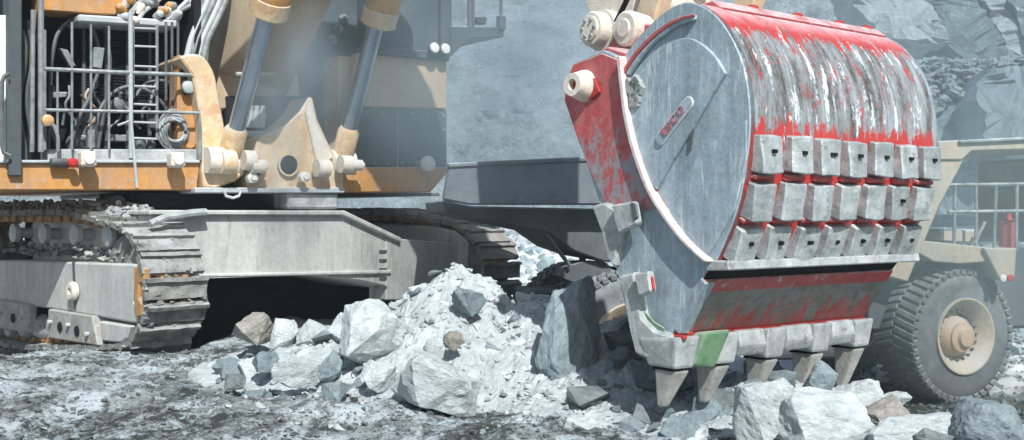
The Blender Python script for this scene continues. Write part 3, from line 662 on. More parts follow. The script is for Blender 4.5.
# ---------- bucket
prof_b = [(-12.50, 3.68), (-12.76, 3.88), (-13.1, 4.06), (-13.43, 4.10), (-13.78, 3.90), (-14.05, 3.50), (-14.15, 3.05), (-14.12, 2.60), (-14.0, 2.14), (-13.78, 1.72), (-13.58, 1.47), (-13.36, 1.15), (-13.16, .84)]
outer = catmull(prof_b, 6)
def offs(path, d):
    o = []
    for i, p in enumerate(path):
        a, b = Vector(path[max(i-1, 0)]), Vector(path[min(i+1, len(path)-1)]); t = (b-a).normalized(); o.append((p[0]-t.y*-d*-1, p[1]+t.x*-d*-1))
    return o
inner = offs(outer, .09)
cen = Vector((-13.1, 2.5))
if (Vector(inner[20])-cen).length > (Vector(outer[20])-cen).length: inner = offs(outer, -.09)
def back_material():
    m = bpy.data.materials.new('bucket_back'); m.use_nodes = True; n = m.node_tree; N = n.nodes; L = n.links; b = N['Principled BSDF']
    tc = N.new('ShaderNodeTexCoord'); sx = N.new('ShaderNodeSeparateXYZ'); L.new(tc.outputs['Object'], sx.inputs[0])
    def tex(s, st, d=8, r=.65):
        mp = N.new('ShaderNodeMapping'); mp.inputs['Scale'].default_value = st; L.new(tc.outputs['Object'], mp.inputs[0])
        t = N.new('ShaderNodeTexNoise'); t.inputs['Scale'].default_value = s; t.inputs['Detail'].default_value = d; t.inputs['Roughness'].default_value = r
        L.new(mp.outputs[0], t.inputs['Vector']); return t.outputs['Fac']
    def mr(f, a, c, lo=0, hi=1):
        r = N.new('ShaderNodeMapRange'); r.inputs[1].default_value = a; r.inputs[2].default_value = c; r.inputs[3].default_value = lo; r.inputs[4].default_value = hi; L.new(f, r.inputs[0]); return r.outputs[0]
    def mth(op, a, c):
        x = N.new('ShaderNodeMath'); x.operation = op
        for i, q in ((0, a), (1, c)):
            if isinstance(q, (int, float)): x.inputs[i].default_value = q
            else: L.new(q, x.inputs[i])
        return x.outputs[0]
    def mix(f, A, B):
        x = N.new('ShaderNodeMix'); x.data_type = 'RGBA'; L.new(f, x.inputs[0])
        for i, q in ((6, A), (7, B)):
            if isinstance(q, tuple): x.inputs[i].default_value = (*q, 1)
            else: L.new(q, x.inputs[i])
        return x.outputs[2]
    Z = sx.outputs[2]
    red = mix(tex(3, (1, 1, 1)), (.40, .03, .03), (.48, .05, .04))
    worn = mth('MULTIPLY', mr(Z, 3.92, 3.72), mr(Z, 2.80, 3.02))               # abraded belt between the crown and the wear pads
    s1 = mth('ADD', mth('MULTIPLY', tex(6.5, (1.7, .48, .36), 9, .72), .62), mth('MULTIPLY', tex(26, (1.2, .7, .6), 8, .8), .38)); s2 = mth('ADD', mth('MULTIPLY', tex(5, (1.5, .4, .3), 6, .6), .6), mth('MULTIPLY', tex(22, (1.2, .7, .6), 8, .8), .4))
    bare = mr(mth('ADD', s1, mth('MULTIPLY', worn, .14)), .568, .588)
    steel = mix(mr(s2, .40, .60), (.085, .075, .065), (.40, .44, .46))
    c = mix(bare, red, steel)
    white = mr(mth('ADD', mth('ADD', mth('MULTIPLY', tex(4.6, (1.9, .42, .3), 8, .7), .7), mth('MULTIPLY', tex(30, (1, .7, .6), 6, .8), .3)), mth('MULTIPLY', worn, .06)), .612, .632)
    c = mix(white, c, (.74, .80, .82))
    dustf = mth('MULTIPLY', mr(Z, 3.86, 4.06), mr(tex(7, (1, .7, .7), 10, .8), .30, .58)); c = mix(dustf, c, (.66, .52, .55))
    L.new(c, b.inputs['Base Color']); b.inputs['Roughness'].default_value = .42; b.inputs['Specular IOR Level'].default_value = .5
    L.new(mth('MULTIPLY', bare, .3), b.inputs['Metallic'])
    bp = N.new('ShaderNodeBump'); bp.inputs['Strength'].default_value = .45; bp.inputs['Distance'].default_value = .03; L.new(s1, bp.inputs['Height']); L.new(bp.outputs[0], b.inputs['Normal'])
    M['bucket_back'] = m
back_material()
BH = 1.5
sb = MB()
poly = list(outer) + list(inner)[::-1]; nseg = 14; rings = []
for k in range(nseg+1):
    x = -BH+.01 + (2*BH-.02)*k/nseg; rings.append([sb.bm.verts.new((x, y, z)) for y, z in poly])
for a, b in zip(rings, rings[1:]):
    for k in range(len(poly)): sb.bm.faces.new((a[k], a[(k+1) % len(poly)], b[(k+1) % len(poly)], b[k]))
bucket = sb.build('bucket', 'bucket_back', exc, smooth=True)
side = [(p[0], p[1]) for p in outer] + [(-12.92, .72), (-12.66, .82), (-12.47, 1.39), (-12.17, 2.2), (-11.88, 2.79), (-11.66, 3.23), (-11.64, 3.50), (-11.77, 3.73), (-12.22, 3.80)]
def shrink(poly, d):
    c = Vector((sum(p[0] for p in poly)/len(poly), sum(p[1] for p in poly)/len(poly)))
    return [tuple(Vector(p) + (c-Vector(p)).normalized()*d) for p in poly]
for s in (-1, 1): MB().prism_x(side, s*BH, s*(BH-.08)).build('side_wall', 'plate_silver', bucket, .012)
XL = -BH
def bx(nm, pix, x0, x1, m, par=bucket, bev=.012, cm=0, label=None):
    pts = catmull(pix, cm, True) if cm else pix
    return MB().prism_x(E.yz(pts, x0), x0, x1).build(nm, m, par, bev, label=label)
# red cheek left of the rib, worn to steel lower down
bx('cheek_plate', [(564, 100), (566, 80), (573, 64), (602, 53), (619, 60), (621, 100), (628, 140), (641, 180), (656, 208), (640, 212), (606, 206), (590, 172), (578, 142)], XL-.02, XL, 'red_worn')
# rib: a curved strip standing off the wall
ribp = catmull([(618, 56), (621, 84), (625, 116), (633, 150), (646, 186), (661, 212), (682, 240), (706, 262)], 4)
rb = MB(); n = len(ribp)
A = [Vector(E.hit(px-2.3, py+.5, 'x', XL-.10)) for px, py in ribp]; B = [Vector(E.hit(px+1.7, py-.5, 'x', XL-.10)) for px, py in ribp]
ring = A + B[::-1]; rb.prism(ring, [p + Vector((.10, 0, 0)) for p in ring]); rib = rb.build('side_rib', 'edge_white', bucket, .01)
ribq = [(px+5, py) for px, py in ribp]
A = [Vector(E.hit(px-2, py, 'x', XL-.03)) for px, py in ribq]; B = [Vector(E.hit(px+(4 if 3 < i < 17 else 1.5), py-1, 'x', XL-.03)) for i, (px, py) in enumerate(ribq)]
ring = A + B[::-1]; rb = MB(); rb.prism(ring, [p + Vector((.03, 0, 0)) for p in ring]); rb.build('red_weld_band', 'red_chipped', bucket)
# overlay wear plate: arc over the top, straight edge on the right
ov = catmull([(628, 96), (640, 72), (655, 54), (672, 42), (688, 38), (703, 45), (716, 58), (725, 73)], 5) + [(712, 94), (690, 132), (668, 168), (656, 190), (648, 180), (640, 160), (633, 132)]
ovo = bx('wear_plate', ov, XL-.04, XL, 'plate_silver', bev=.008)
bandp = catmull([(622, 70), (636, 50), (654, 32), (676, 18), (694, 14)], 4); bandq = catmull([(694, 20), (678, 25), (660, 37), (644, 53), (628, 76)], 4)
bx('crown_band', bandp + bandq, XL-.05, XL, 'plate_silver')
bandr = catmull([(624, 74), (638, 53), (656, 35), (677, 21), (694, 16)], 4)
bx('crown_edge', bandp + bandr[::-1], XL-.065, XL-.04, 'red_worn', bev=.004)
bx('wear_strip', [(691, 124), (694, 124), (690, 150), (688, 150)], XL-.02, XL, 'dark_steel', bev=0)
# plate seam lines on the lower side wall
bx('seam_plate', [(700, 150), (746, 120), (746, 160), (734, 210), (704, 262), (676, 232), (668, 214)], XL-.018, XL, 'plate_silver', bev=.004)
# emblem: a tilted pill with four letters
ctr = Vector(E.hit(674, 121, 'x', XL-.055)); a1 = Vector(E.hit(690, 100, 'x', XL-.055)); du = (a1-ctr).normalized(); dv = Vector((1, 0, 0)).cross(du).normalized()
def pill(rr, ln, x0, x1):
    pp = []
    for k in range(24):
        t = 2*math.pi*k/24; o = ln if math.cos(t) >= 0 else -ln
        pp.append(ctr + du*(o + math.cos(t)*rr) + dv*math.sin(t)*rr)
    return MB().prism([p + Vector((x0, 0, 0)) for p in pp], [p + Vector((x1, 0, 0)) for p in pp])
em = pill(.062, .235, -.002, .02).build('emblem', 'white_panel', bucket)
pill(.053, .235, -.006, .01).build('emblem_field', 'plate_silver', em)
fc = bpy.data.curves.new('lettering', 'FONT'); fc.body = 'ESCO'; fc.size = .112; fc.align_x = 'CENTER'; fc.align_y = 'CENTER'; fc.extrude = .004; fc.space_character = 1.45; fc.offset = .003
tmp = bpy.data.objects.new('tmp_text', fc); COL.objects.link(tmp)
dg = bpy.context.evaluated_depsgraph_get(); tm = bpy.data.meshes.new_from_object(tmp.evaluated_get(dg)); bpy.data.objects.remove(tmp)
tm.materials.clear(); tm.materials.append(M['letter_red'])
nx_ = Vector((-1, 0, 0)); lo_ = link('lettering', tm, bucket)
dvv = nx_.cross(du).normalized()
mx = Matrix.Identity(4)
for i, v in enumerate((du, dvv, nx_)):
    for j in range(3): mx[j][i] = v[j]
lo_.matrix_local = Matrix.Translation(ctr + Vector((-.014, 0, 0))) @ mx
# round lug on the cheek
c = E.hit(585, 86, 'x', XL-.02)
lug = MB().lathe([(0, .17), (.06, .16), (.16, .125), (.20, .12), (.20, .06), (.12, .055)], c, (-1, -.1, 0), 24).build('lifting_lug', 'cream_cast', bucket, smooth=True)
MB().lathe([(.12, .06), (.125, .06)], c, (-1, -.1, 0), 16).build('lug_hole', 'red_clean', lug)
MB().prism_x(E.yz([(576, 76), (594, 78), (600, 92), (590, 100), (576, 96)], XL-.05), XL-.05, XL-.02).build('lug_base', 'red_clean', lug, .01)
c = E.hit(637, 92, 'x', XL-.01); r = random.Random(4); rb = MB()
for k in range(9): rb.box((c[0]-.03, c[1]+r.uniform(-.09, .09), c[2]+r.uniform(-.1, .1)), (.06, r.uniform(.06, .16), r.uniform(.06, .16)), Matrix.Rotation(r.random()*3, 3, 'X'))
rb.build('weld_scar', 'cast_grey', bucket, .015)

# wear pads (three rows of seven) riding on the heel
def prof_at(z):
    for a, b in zip(outer[20:], outer[21:]):
        if (a[1]-z)*(b[1]-z) <= 0:
            f = (a[1]-z)/(a[1]-b[1] + 1e-9); return a[0]+(b[0]-a[0])*f, Vector((b[0]-a[0], b[1]-a[1])).normalized()
PW = 2*BH/7
pb = MB(); w2, h2 = PW*.365, .168
pb.prism([(-w2, .03, -h2), (w2, .02, -h2), (w2, .02, h2), (-w2, .02, h2)], [(-w2*.95, -.135, -h2*1.02), (w2*.95, -.135, -h2*1.02), (w2*.96, -.07, h2*.97), (-w2*.96, -.07, h2*.97)])
bmesh.ops.subdivide_edges(pb.bm, edges=list(pb.bm.edges), cuts=4, use_grid_fill=True)
pad0 = pb.mesh('wear_pad', 'pad_grey', .014); pads = []
for k in range(6):
    me = pad0.copy(); pads.append(me)
    for v in me.vertices:
        q = Vector(v.co)*5 + Vector((k*7, 3, 0)); v.co = Vector(v.co) + Vector((noise.noise(q)*.014, noise.noise(q+Vector((0, 9, 0)))*.02 + .012*max(0, noise.noise(q*.4)), noise.noise(q+Vector((0, 0, 9)))*.016))
hole_me = MB().box((0, 0, 0), (.05, .03, .034)).mesh('pad_slot', 'black_void')
rr = random.Random(6)
slots = bpy.data.materials
for row, (zc, sk) in enumerate(((2.655, 0), (2.245, .012), (1.86, .0))):
    y, tg = prof_at(zc); ang = math.atan2(tg.x, -tg.y)
    for k in range(7):
        x = -BH + PW*(k+.5)
        p = link('wear_pad', rr.choice(pads), bucket, (x + rr.uniform(-.008, .008), y-.01, zc + rr.uniform(-.008, .008))); p.rotation_euler = (ang + rr.uniform(-.03, .03), rr.uniform(-.025, .025), 0)
        if row == 1 and k not in (5,): continue
    if row:
        z2 = zc + .20; y2, t2 = prof_at(z2)
        if row == 1: cap_me = MB().box((0, 0, 0), (PW*.70, .07, .06)).mesh('pad_cap', 'red_chipped', .012)
        for k in range(7):
            cp_ = link('pad_cap', cap_me, bucket, (-BH + PW*(k+.5) + rr.uniform(-.01, .01), y2-.03, z2)); cp_.rotation_euler = (ang, rr.uniform(-.04, .04), 0); cp_.scale = (rr.uniform(.8, 1.02), 1, rr.uniform(.6, 1.1))
    for k in range(7):
        if row == 1 and k != 5: continue
        x = -BH + PW*(k+.5); q = Vector((x+.01, y-.01, zc+.01)) + Matrix.Rotation(ang, 3, 'X') @ Vector((0, -.104, .02))
        h_ = link('pad_slot', hole_me, bucket, q); h_.rotation_euler = (ang, 0, 0); h_.scale = (1.7 if k == 2 else 1, 1, 1)
# ledge under the pads, recessed lip plate, red bands
def band(z0, z1, out, m, nm, x0=-BH, x1=BH, th=.1):
    (ya, ta), (yb, tb) = prof_at(z0), prof_at(z1)
    na = Vector((ta.y, -ta.x)); na = na if na.x < 0 else -na
    A = [(ya+na.x*out, z0+na.y*out), (yb+na.x*out, z1+na.y*out), (yb-na.x*th*.3, z1-na.y*th*.3), (ya-na.x*th*.3, z0-na.y*th*.3)]
    return MB().prism_x(A, x0, x1).build(nm, m, bucket, .008)
yl = prof_at(1.68)[0]; MB().prism_x([(yl-.17, 1.685), (yl-.18, 1.60), (yl+.1, 1.585), (yl+.1, 1.685)], -BH-.03, BH+.03).build('heel_ledge', 'cast_grey', bucket, .012)
band(1.60, 1.50, .006, 'black_void', 'ledge_shadow_strip')  # flat near-black strip paints the shadow below the ledge, no real depth
band(1.505, 1.385, .03, 'red_chipped', 'red_band')
band(1.39, .96, .02, 'lip_worn', 'lip_plate')
band(.985, .93, .035, 'red_clean', 'lip_edge_band')
band(1.5, 1.0, .05, 'plate_silver', 'lip_end_plate', -BH-.02, -BH+.12)

# lip castings and teeth
def lip_cast(xc, w, m, zb=.62, nm='lip_shroud'):
    sec = [(-13.33, .95), (-13.37, .80), (-13.32, zb), (-13.1, zb), (-12.85, .74), (-12.95, .95)]
    A = [(xc-w/2, y, z) for y, z in sec]; Bq = [(xc+w/2, y, z) for y, z in sec]
    o = MB().prism(A, Bq); return o.build(nm, m, bucket, .03, seg=2)
tx_ = [-1.46, -.88, -.14, .62, 1.36]
for i, (a, b) in enumerate(zip(tx_, tx_[1:])):
    lip_cast((a+b)/2, (b-a)-.33, 'cast_grey', .69)
def tooth(x, zt, last=False):
    ad = MB().prism([(x-.17, -13.37, .95), (x+.17, -13.37, .95), (x+.16, -12.86, .90), (x-.16, -12.86, .90)], [(x-.14, -13.33, .64), (x+.13, -13.33, .64), (x+.11, -12.95, .64), (x-.12, -12.95, .64)]).build('tooth_adapter', 'cast_grey' if x > -1.2 else 'cast_grey', bucket, .03, seg=2)
    MB().box((x, -13.1, .63), (.18, .22, .05)).build('tooth_nose', 'black_void', bucket)
    tp = MB().prism([(x-.105, -13.31, .615), (x+.095, -13.31, .615), (x+.09, -13.02, .615), (x-.10, -13.02, .615)], [(x-.115, -13.15, zt), (x-.03, -13.15, zt), (x-.03, -13.06, zt-.01), (x-.11, -13.06, zt-.01)])
    tp.build('tooth', 'tooth_steel', bucket, .025, seg=2)
for x, z in zip(tx_, (.26, .24, .22, .19, .15)): tooth(x, z)
MB().prism([(-1.27, -13.44, .99), (-.93, -13.44, .99), (-.93, -12.9, .92), (-1.27, -12.9, .92)], [(-1.36, -13.36, .66), (-1.07, -13.36, .62), (-1.07, -12.9, .62), (-1.36, -12.9, .66)]).build('lip_shroud', 'green_cast', bucket, .03, label='green painted lip shroud', seg=2)
# side cutters clamped on the leading edge, left and right
corner = [(617, 276), (634, 272), (636, 290), (642, 318), (654, 330), (672, 336), (664, 352), (648, 360), (634, 354), (628, 330), (623, 300)]
bx('side_cutter', corner, XL-.10, XL+.14, 'cast_grey', bev=.03)
cl1 = bx('side_cutter', [(590, 206), (604, 202), (617, 210), (622, 226), (618, 248), (613, 268), (606, 258), (600, 232)], XL-.09, XL+.14, 'cast_grey', bev=.03)
bx('cutter_clamp', [(611, 205), (633, 201), (637, 224), (618, 234), (614, 222)], XL-.17, XL-.08, 'cast_grey', cl1, .02)
bx('clamp_wedge', [(631, 202), (635, 204), (637, 217), (633, 221)], XL-.18, XL-.15, 'dark_steel', cl1, 0)
cl2 = bx('cutter_clamp', [(633, 274), (648, 271), (651, 292), (638, 297)], XL-.17, XL-.08, 'cast_grey', bucket, .02)
bx('clamp_wedge', [(644, 273), (652, 277), (654, 290), (649, 292)], XL-.15, XL-.12, 'red_clean', cl2, .01)
bx('red_trim', [(637, 296), (641, 312), (650, 326), (664, 333), (684, 336), (684, 340), (664, 339), (645, 331), (636, 314)], XL-.05, XL, 'red_clean', bev=.008)
bx('green_trim', [(640, 296), (645, 312), (654, 322), (664, 328), (664, 332), (650, 326), (641, 312), (637, 297)], XL-.055, XL-.04, 'green_cast', bev=.004)
for z in (1.39, 2.1): MB().prism_x([(-12.2-(2.2-z)*.36, z+.2), (-12.5-(2.2-z)*.36, z+.15), (-12.55-(2.2-z)*.36, z-.15), (-12.22-(2.2-z)*.36, z-.3)], BH-.14, BH+.09).build('side_cutter', 'cast_grey', bucket, .03)
# ears that carry the pins, on the crown of the bucket
for x in (-.95, .95):
    MB().prism_x([(-11.75, 3.6), (-11.78, 3.92), (-11.95, 4.10), (-12.2, 4.14), (-12.5, 4.08), (-13.0, 4.14), (-13.5, 4.05), (-12.5, 3.55)], x-.1, x+.1).build('pin_ear', 'red_chipped', bucket, .02)
MB().prism_x([(-11.6, 3.45), (-12.5, 3.60), (-12.5, 3.75), (-12.2, 3.85), (-11.78, 3.76)], -1.42, 1.42).build('top_plate', 'red_chipped', bucket, .02)
MB().prism_x([(-13.15, 4.06), (-13.15, 4.13), (-13.45, 4.16), (-13.6, 4.05)], -1.2, 1.45).build('crown_plate', 'red_chipped', bucket, .02)
for x in (-.6, .1, .8, 1.3): MB().box((x, -13.42, 4.15), (.12, .1, .06)).build('crown_bolt', 'red_clean', bucket, .02)

# ---------- stick and link above the bucket
st = MB(); a = [(-11.20, 4.0), (-11.62, 3.98), (-11.80, 4.5), (-11.85, 7.2), (-11.2, 9.9), (-10.2, 9.9), (-10.3, 7.0), (-10.9, 4.6)]
st.prism_x(a, -.62, .62); stick = st.build('stick', 'cream_cast', exc, .04)
cpin = Vector(E.hit(600, 30, 'x', -.75))
MB().lathe([(-.1, .19), (0, .20), (.12, .20), (.15, .18), (.15, .14), (.18, .14), (.18, .01)], cpin, (-1, 0, 0), 28).build('pin_boss', 'cream_cast', stick, smooth=True)
for k in range(6):
    t = k*math.pi/3; MB().lathe([(0, .02), (.025, .02)], cpin + Vector((-.175, math.cos(t)*.10, math.sin(t)*.10)), (-1, 0, 0), 8).build('pin_bolt', 'rail_steel', stick)
MB().lathe([(0, .24), (1.9, .24)], cpin, (1, 0, 0), 24).build('stick_pin', 'cream_cast', stick, smooth=True)
cp2 = Vector(E.hit(630, 29, 'x', -1.08))
MB().lathe([(-.2, .17), (.0, .19), (.06, .19), (.09, .16), (.09, .10), (.11, .09)], cp2, (-1, 0, 0), 24).build('link_pin', 'cream_cast', stick, smooth=True)
for x in (-.72, .72):
    MB().prism_x([(-11.85, 4.0), (-12.2, 4.0), (-12.9, 5.6), (-12.6, 5.75)], x-.1, x+.1).build('bucket_link', 'cream_paint', stick, .03)
MB().tube(catmull([E.hit(*p, 'x', -.9) for p in ((640, -40), (630, -8), (622, 10), (616, 22))], 5), .03, 8).build('stick_hose', 'black_void', stick, smooth=True)
MB().tube([(0, -12.75, 5.6), (0, -11.9, 8.6)], .14, 16).build('bucket_cylinder_rod', 'chrome_rod', stick, smooth=True)

# ------------------------------------------------------------------ HAUL TRUCK behind the bucket
KX = Vector((.985, .17, 0)).normalized(); KA = math.atan2(KX.y, KX.x); KO = (7.66, 18.2); GZ = -1.16
K = Frame(KO, KA)                                               # x forward along the truck, y away from the camera side
trk_o = empty('haul_truck', (*KO, 0), KA)
tag(trk_o, 'dusty haul truck parked behind the excavator bucket, its tray reaching over to the left', 'dump truck')
def K_y(nm, pts, y0, y1, m, par=trk_o, bev=.02): return MB().prism_y(K.xz(pts, y0), y0, y1).build(nm, m, par, bev)
def ground_flat(x, y): return GZ
TR = 1.2
def wheel(x, y, steer, par, n_blk=46):
    th = .95
    tprof = [(.42, .58), (.05, .58), (-.02, .60), (.0, .66), (-.01, .9), (.03, 1.06), (.09, 1.13), (.09, 1.13), (th-.09, 1.13), (th-.03, 1.06), (th, .9), (th, .6), (.6, .58)]
    w = MB().lathe(tprof, (0, 0, 0), (0, 1, 0), 64); w = w.build('wheel', 'rubber', par, smooth=True, loc=(x, y, GZ+TR-.02)); w.rotation_euler = (0, 0, steer)
    bl = MB()
    for k in range(n_blk):
        t = 2*math.pi*k/n_blk
        for half, dt in ((0, 0), (1, .5)):
            tt = t + dt*2*math.pi/n_blk; rot = Matrix.Rotation(-tt, 3, 'Y')
            c0 = rot @ Vector((0, .23 + half*.48, 1.14)); bl.box(c0, (.10, .46, .055), rot @ Matrix.Rotation(.25 if half else -.25, 3, 'Z'))
            if half == 0:
                c0 = rot @ Vector((0, .02, 1.10)); bl.box(c0, (.11, .05, .10), rot)
    bl.build('tyre_tread', 'rubber', w, .012)
    MB().lathe([(.3, .2), (.28, .40), (.16, .46), (.05, .52), (-.02, .60), (-.05, .63), (-.05, .66), (.0, .66), (.04, .62), (.3, .6)], (0, 0, 0), (0, 1, 0), 48).build('rim', 'truck_rim', w, smooth=True)
    MB().lathe([(.3, .38), (.10, .34), (.02, .26), (-.02, .26), (-.05, .17), (-.11, .15), (-.12, .05)], (.02, .06, -.03), (0, 1, 0), 32).build('hub', 'truck_orange', w, smooth=True)
    hb = MB()
    for k in range(20): t = 2*math.pi*k/20; hb.lathe([(0, .022), (.05, .022)], (.43*math.cos(t), .18, .43*math.sin(t)), (0, -1, 0), 6)
    hb.build('wheel_bolts', 'dark_steel', w)
    return w
wf = wheel(.12, 0, R(14), trk_o); wr = wheel(-5.8, 0, 0, trk_o); wheel(-5.8, 1.15, 0, trk_o); wheel(-.2, 3.2, R(21), trk_o); wheel(-5.8, 3.3, 0, trk_o)
# tray: side wall, sloping floor, tail
tray = K_y('tray', [(449, 165), (600, 158), (760, 152), (905, 150), (905, 205), (860, 216), (600, 205), (470, 205), (443, 200)], -.15, .05, 'tray_paint', bev=.03)
pts = [(443, 200), (470, 206), (860, 214), (900, 205), (880, 262), (800, 262), (604, 262), (575, 252), (548, 233), (445, 212)]
MB().prism_y(K.xz(pts, .35), .35, 3.6).build('tray_floor', 'truck_dark', tray, .03)
K_y('tray_rail', [(447, 163), (600, 156), (905, 147), (905, 153), (600, 161), (449, 168)], -.19, .0, 'tray_paint', tray)
K_y('tray_wall_far', [(449, 165), (905, 150), (905, 205), (470, 205)], 4.3, 4.45, 'truck_dark', tray)
# front wall edge and canopy
K_y('front_wall', [(938, 143), (972, 141), (960, 168), (940, 205), (922, 248), (908, 282), (886, 276), (904, 232), (926, 180)], -.3, .1, 'truck_beige', tray)
K_y('front_wall_sheet', [(948, 150), (962, 156), (926, 240), (912, 240)], .1, 4.3, 'truck_dark', tray)
can = K_y('canopy', [(938, 141), (1110, 133), (1110, 147), (972, 151), (962, 160), (940, 160)], -.35, 4.6, 'truck_beige', tray)
K_y('canopy_lip', [(960, 140), (1110, 133), (1110, 137), (960, 144)], -.42, -.34, 'rail_steel', can)
# chassis, fuel tank, mudguard
MB().box((-3.2, 2.0, GZ+1.65), (8.2, 1.4, .6)).build('chassis', 'truck_dark', trk_o, .04)
MB().box((-2.6, .6, GZ+1.25), (1.7, .8, .9)).build('fuel_tank', 'truck_dark', trk_o, .12, seg=3)
MB().lathe([(-.7, .3), (1.3, .3)], (-.1, 1.7, GZ+1.2), (0, 1, 0), 16).build('front_axle', 'truck_dark', trk_o, smooth=True)
MB().lathe([(-1.0, .4), (1.2, .4)], (-5.8, 2, GZ+1.2), (0, 1, 0), 16).build('rear_axle', 'truck_dark', trk_o, smooth=True)
K_y('mudguard', [(872, 262), (900, 240), (925, 236), (925, 262), (905, 272), (892, 292), (880, 330), (868, 330)], .2, 1.2, 'truck_dark', bev=.03)
fl = K_y('front_fender', [(918, 240), (1004, 249), (1016, 249), (1016, 256), (990, 262), (960, 264), (934, 262), (916, 252)], -.15, 1.4, 'truck_beige')
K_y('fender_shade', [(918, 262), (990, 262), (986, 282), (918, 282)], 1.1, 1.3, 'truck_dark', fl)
K_y('fender_end', [(984, 248), (1017, 248), (1015, 280), (1000, 280)], -.25, 1.3, 'truck_beige', fl)
K_y('deck_box', [(941, 229), (975, 231), (975, 243), (941, 241)], .3, 1.2, 'truck_beige', fl)
for px, m in ((1002.5, 'lamp_white'), (1010, 'lamp_red')):
    c = K.hit(px, 278, 'y', -.27); MB().lathe([(0, .06), (.03, .06), (.04, .03)], c, (0, -1, 0), 12).build('side_marker', m, fl, smooth=True)
dr = MB().tube([K.hit(*p, 'y', .0) for p in ((948, 185), (1030, 184))], .03, 8).build('deck_rail', 'rail_steel', trk_o, smooth=True)
for a, b in (((948, 212), (1030, 211)), ((955, 186), (954, 245)), ((976, 186), (976, 247)), ((996, 186), (994, 250)), ((1017, 185), (1016, 250)), ((975, 243), (985, 222))):
    MB().tube([K.hit(*a, 'y', .0), K.hit(*b, 'y', .0)], .03, 8).build('rail_bar', 'rail_steel', dr, smooth=True)
MB().tube([K.hit(*p, 'y', 1.5) for p in ((992, 192), (1000, 187), (1012, 187), (1016, 195), (1016, 248))], .035, 8).build('handrail', 'dark_steel', trk_o, smooth=True)
c = K.hit(1008, 232, 'y', .3); MB().lathe([(0, .12), (.03, .15), (.45, .15), (.55, .06), (.62, .06)], (c[0], c[1], c[2]-.3), (0, 0, 1), 16).build('fire_extinguisher', 'red_clean', trk_o, smooth=True)
c = K.hit(1060, 200, 'y', 1.2); MB().box((c[0]+.4, c[1]+1.2, c[2]), (1.6, 1.6, 1.6)).build('operator_cab', 'truck_beige', trk_o, .06)
MB().box((.9, 2.0, GZ+2.0), (1.6, 3.4, 1.5)).build('engine_hood', 'truck_dark', trk_o, .06)
# rock ejector bar hanging by the rear tyre, tray hinge struts
MB().tube([K.hit(*p, 'y', .4) for p in ((546, 234), (570, 266))], .035, 8).build('rock_ejector', 'truck_dark', trk_o, smooth=True)
for px in (582, 600): MB().tube([K.hit(px, 250, 'y', .8), K.hit(px+1, 275, 'y', .8)], .06, 8).build('hinge_strut', 'truck_dark', trk_o, smooth=True)
K_y('rear_mudguard', [(556, 276), (566, 266), (584, 261), (606, 262), (640, 300), (640, 330), (600, 330), (590, 290)], .5, 1.0, 'truck_dark')

# ------------------------------------------------------------------ ROCKS
def rock_mesh(seed, m, n=16, cube=.6, sub=3, rough=.035):
    bm = hull_bm(seed, n, cube)
    bmesh.ops.dissolve_limit(bm, angle_limit=R(14), verts=bm.verts, edges=bm.edges)
    bmesh.ops.bevel(bm, geom=list(bm.edges), offset=.014, segments=1, affect='EDGES', clamp_overlap=True)
    bmesh.ops.triangulate(bm, faces=bm.faces)
    for _ in range(sub):
        bmesh.ops.subdivide_edges(bm, edges=[e for e in bm.edges if e.calc_length() > .10], cuts=1); bmesh.ops.triangulate(bm, faces=bm.faces)
    o = Vector((seed*3.1, seed*1.7, 0))
    for v in bm.verts: v.co += v.co.normalized()*(noise.fractal(v.co*2.2+o, 1, 2, 4)*rough*1.3 + noise.noise(v.co*9+o)*rough*.6 + rough*.9*math.floor(2.5*noise.noise(v.co*1.9+o*2)))
    me = bpy.data.meshes.new('rock'); bm.to_mesh(me); bm.free(); me.materials.append(M[m]); return me
def boulder(x0, y0, x1, y1, Y, m, label, seed, rot=(0, 0, 0), depth=.9, name='boulder', cat='boulder', group=None, n=16, cube=.6):
    a, b = world_at(x0, y0, Y), world_at(x1, y1, Y); w, h = b.x-a.x, a.z-b.z
    o = link(name, rock_mesh(seed, m, n, cube)); o.location = ((a.x+b.x)/2, Y, (a.z+b.z)/2); o.scale = (w/2*1.12, w/2*depth, h/2*1.12); o.rotation_euler = rot
    return tag(o, label, cat, group)
B = boulder
B(340, 298, 404, 372, 12.7, 'rock_white', 'big pale boulder standing at the left foot of the rubble heap', 11, (0, .1, .3))
B(396, 357, 482, 414, 11.35, 'rock_white', 'long wedge shaped white boulder lying low in front of the heap', 12, (0, .45, .2), cube=.8)
B(232, 314, 274, 346, 14.2, 'rock_brown', 'brownish grey boulder at the left end of the rubble, under the excavator', 13, (0, -.1, .6))
B(271, 317, 297, 352, 14.2, 'rock_white', 'upright pale rock right beside the brownish boulder', 14, (0, .25, .5))
B(294, 321, 328, 350, 14.2, 'rock_white', 'pale rounded rock in the row under the car body', 15, (.2, 0, 1))
B(326, 314, 362, 350, 14.0, 'rock_white', 'pale flat topped rock left of the big pale boulder', 16, (0, -.1, .1))
B(272, 360, 320, 388, 12.3, 'rock_white', 'low flat white rock on the dark ground below the brownish boulder', 17, (0, .0, .2))
B(316, 348, 346, 382, 12.6, 'rock_grey', 'grey angular rock tucked against the big pale boulder', 18, (0, .2, .4))
B(360, 361, 397, 394, 11.9, 'rock_white', 'squarish white rock in the gap between the two big pale boulders', 19, (0, .15, .2))
B(248, 352, 280, 372, 13.0, 'rock_grey', 'small grey rock between the low white rock and the brownish boulder', 20, (0, 0, 1))
B(318, 382, 358, 402, 11.6, 'rock_grey', 'flat grey rock on the dark ground in front of the big pale boulder', 21, (0, 0, .4))
B(218, 374, 246, 390, 12.2, 'rock_dark', 'dark olive flat rock on the ground left of the low white rock', 22, (0, 0, .2))
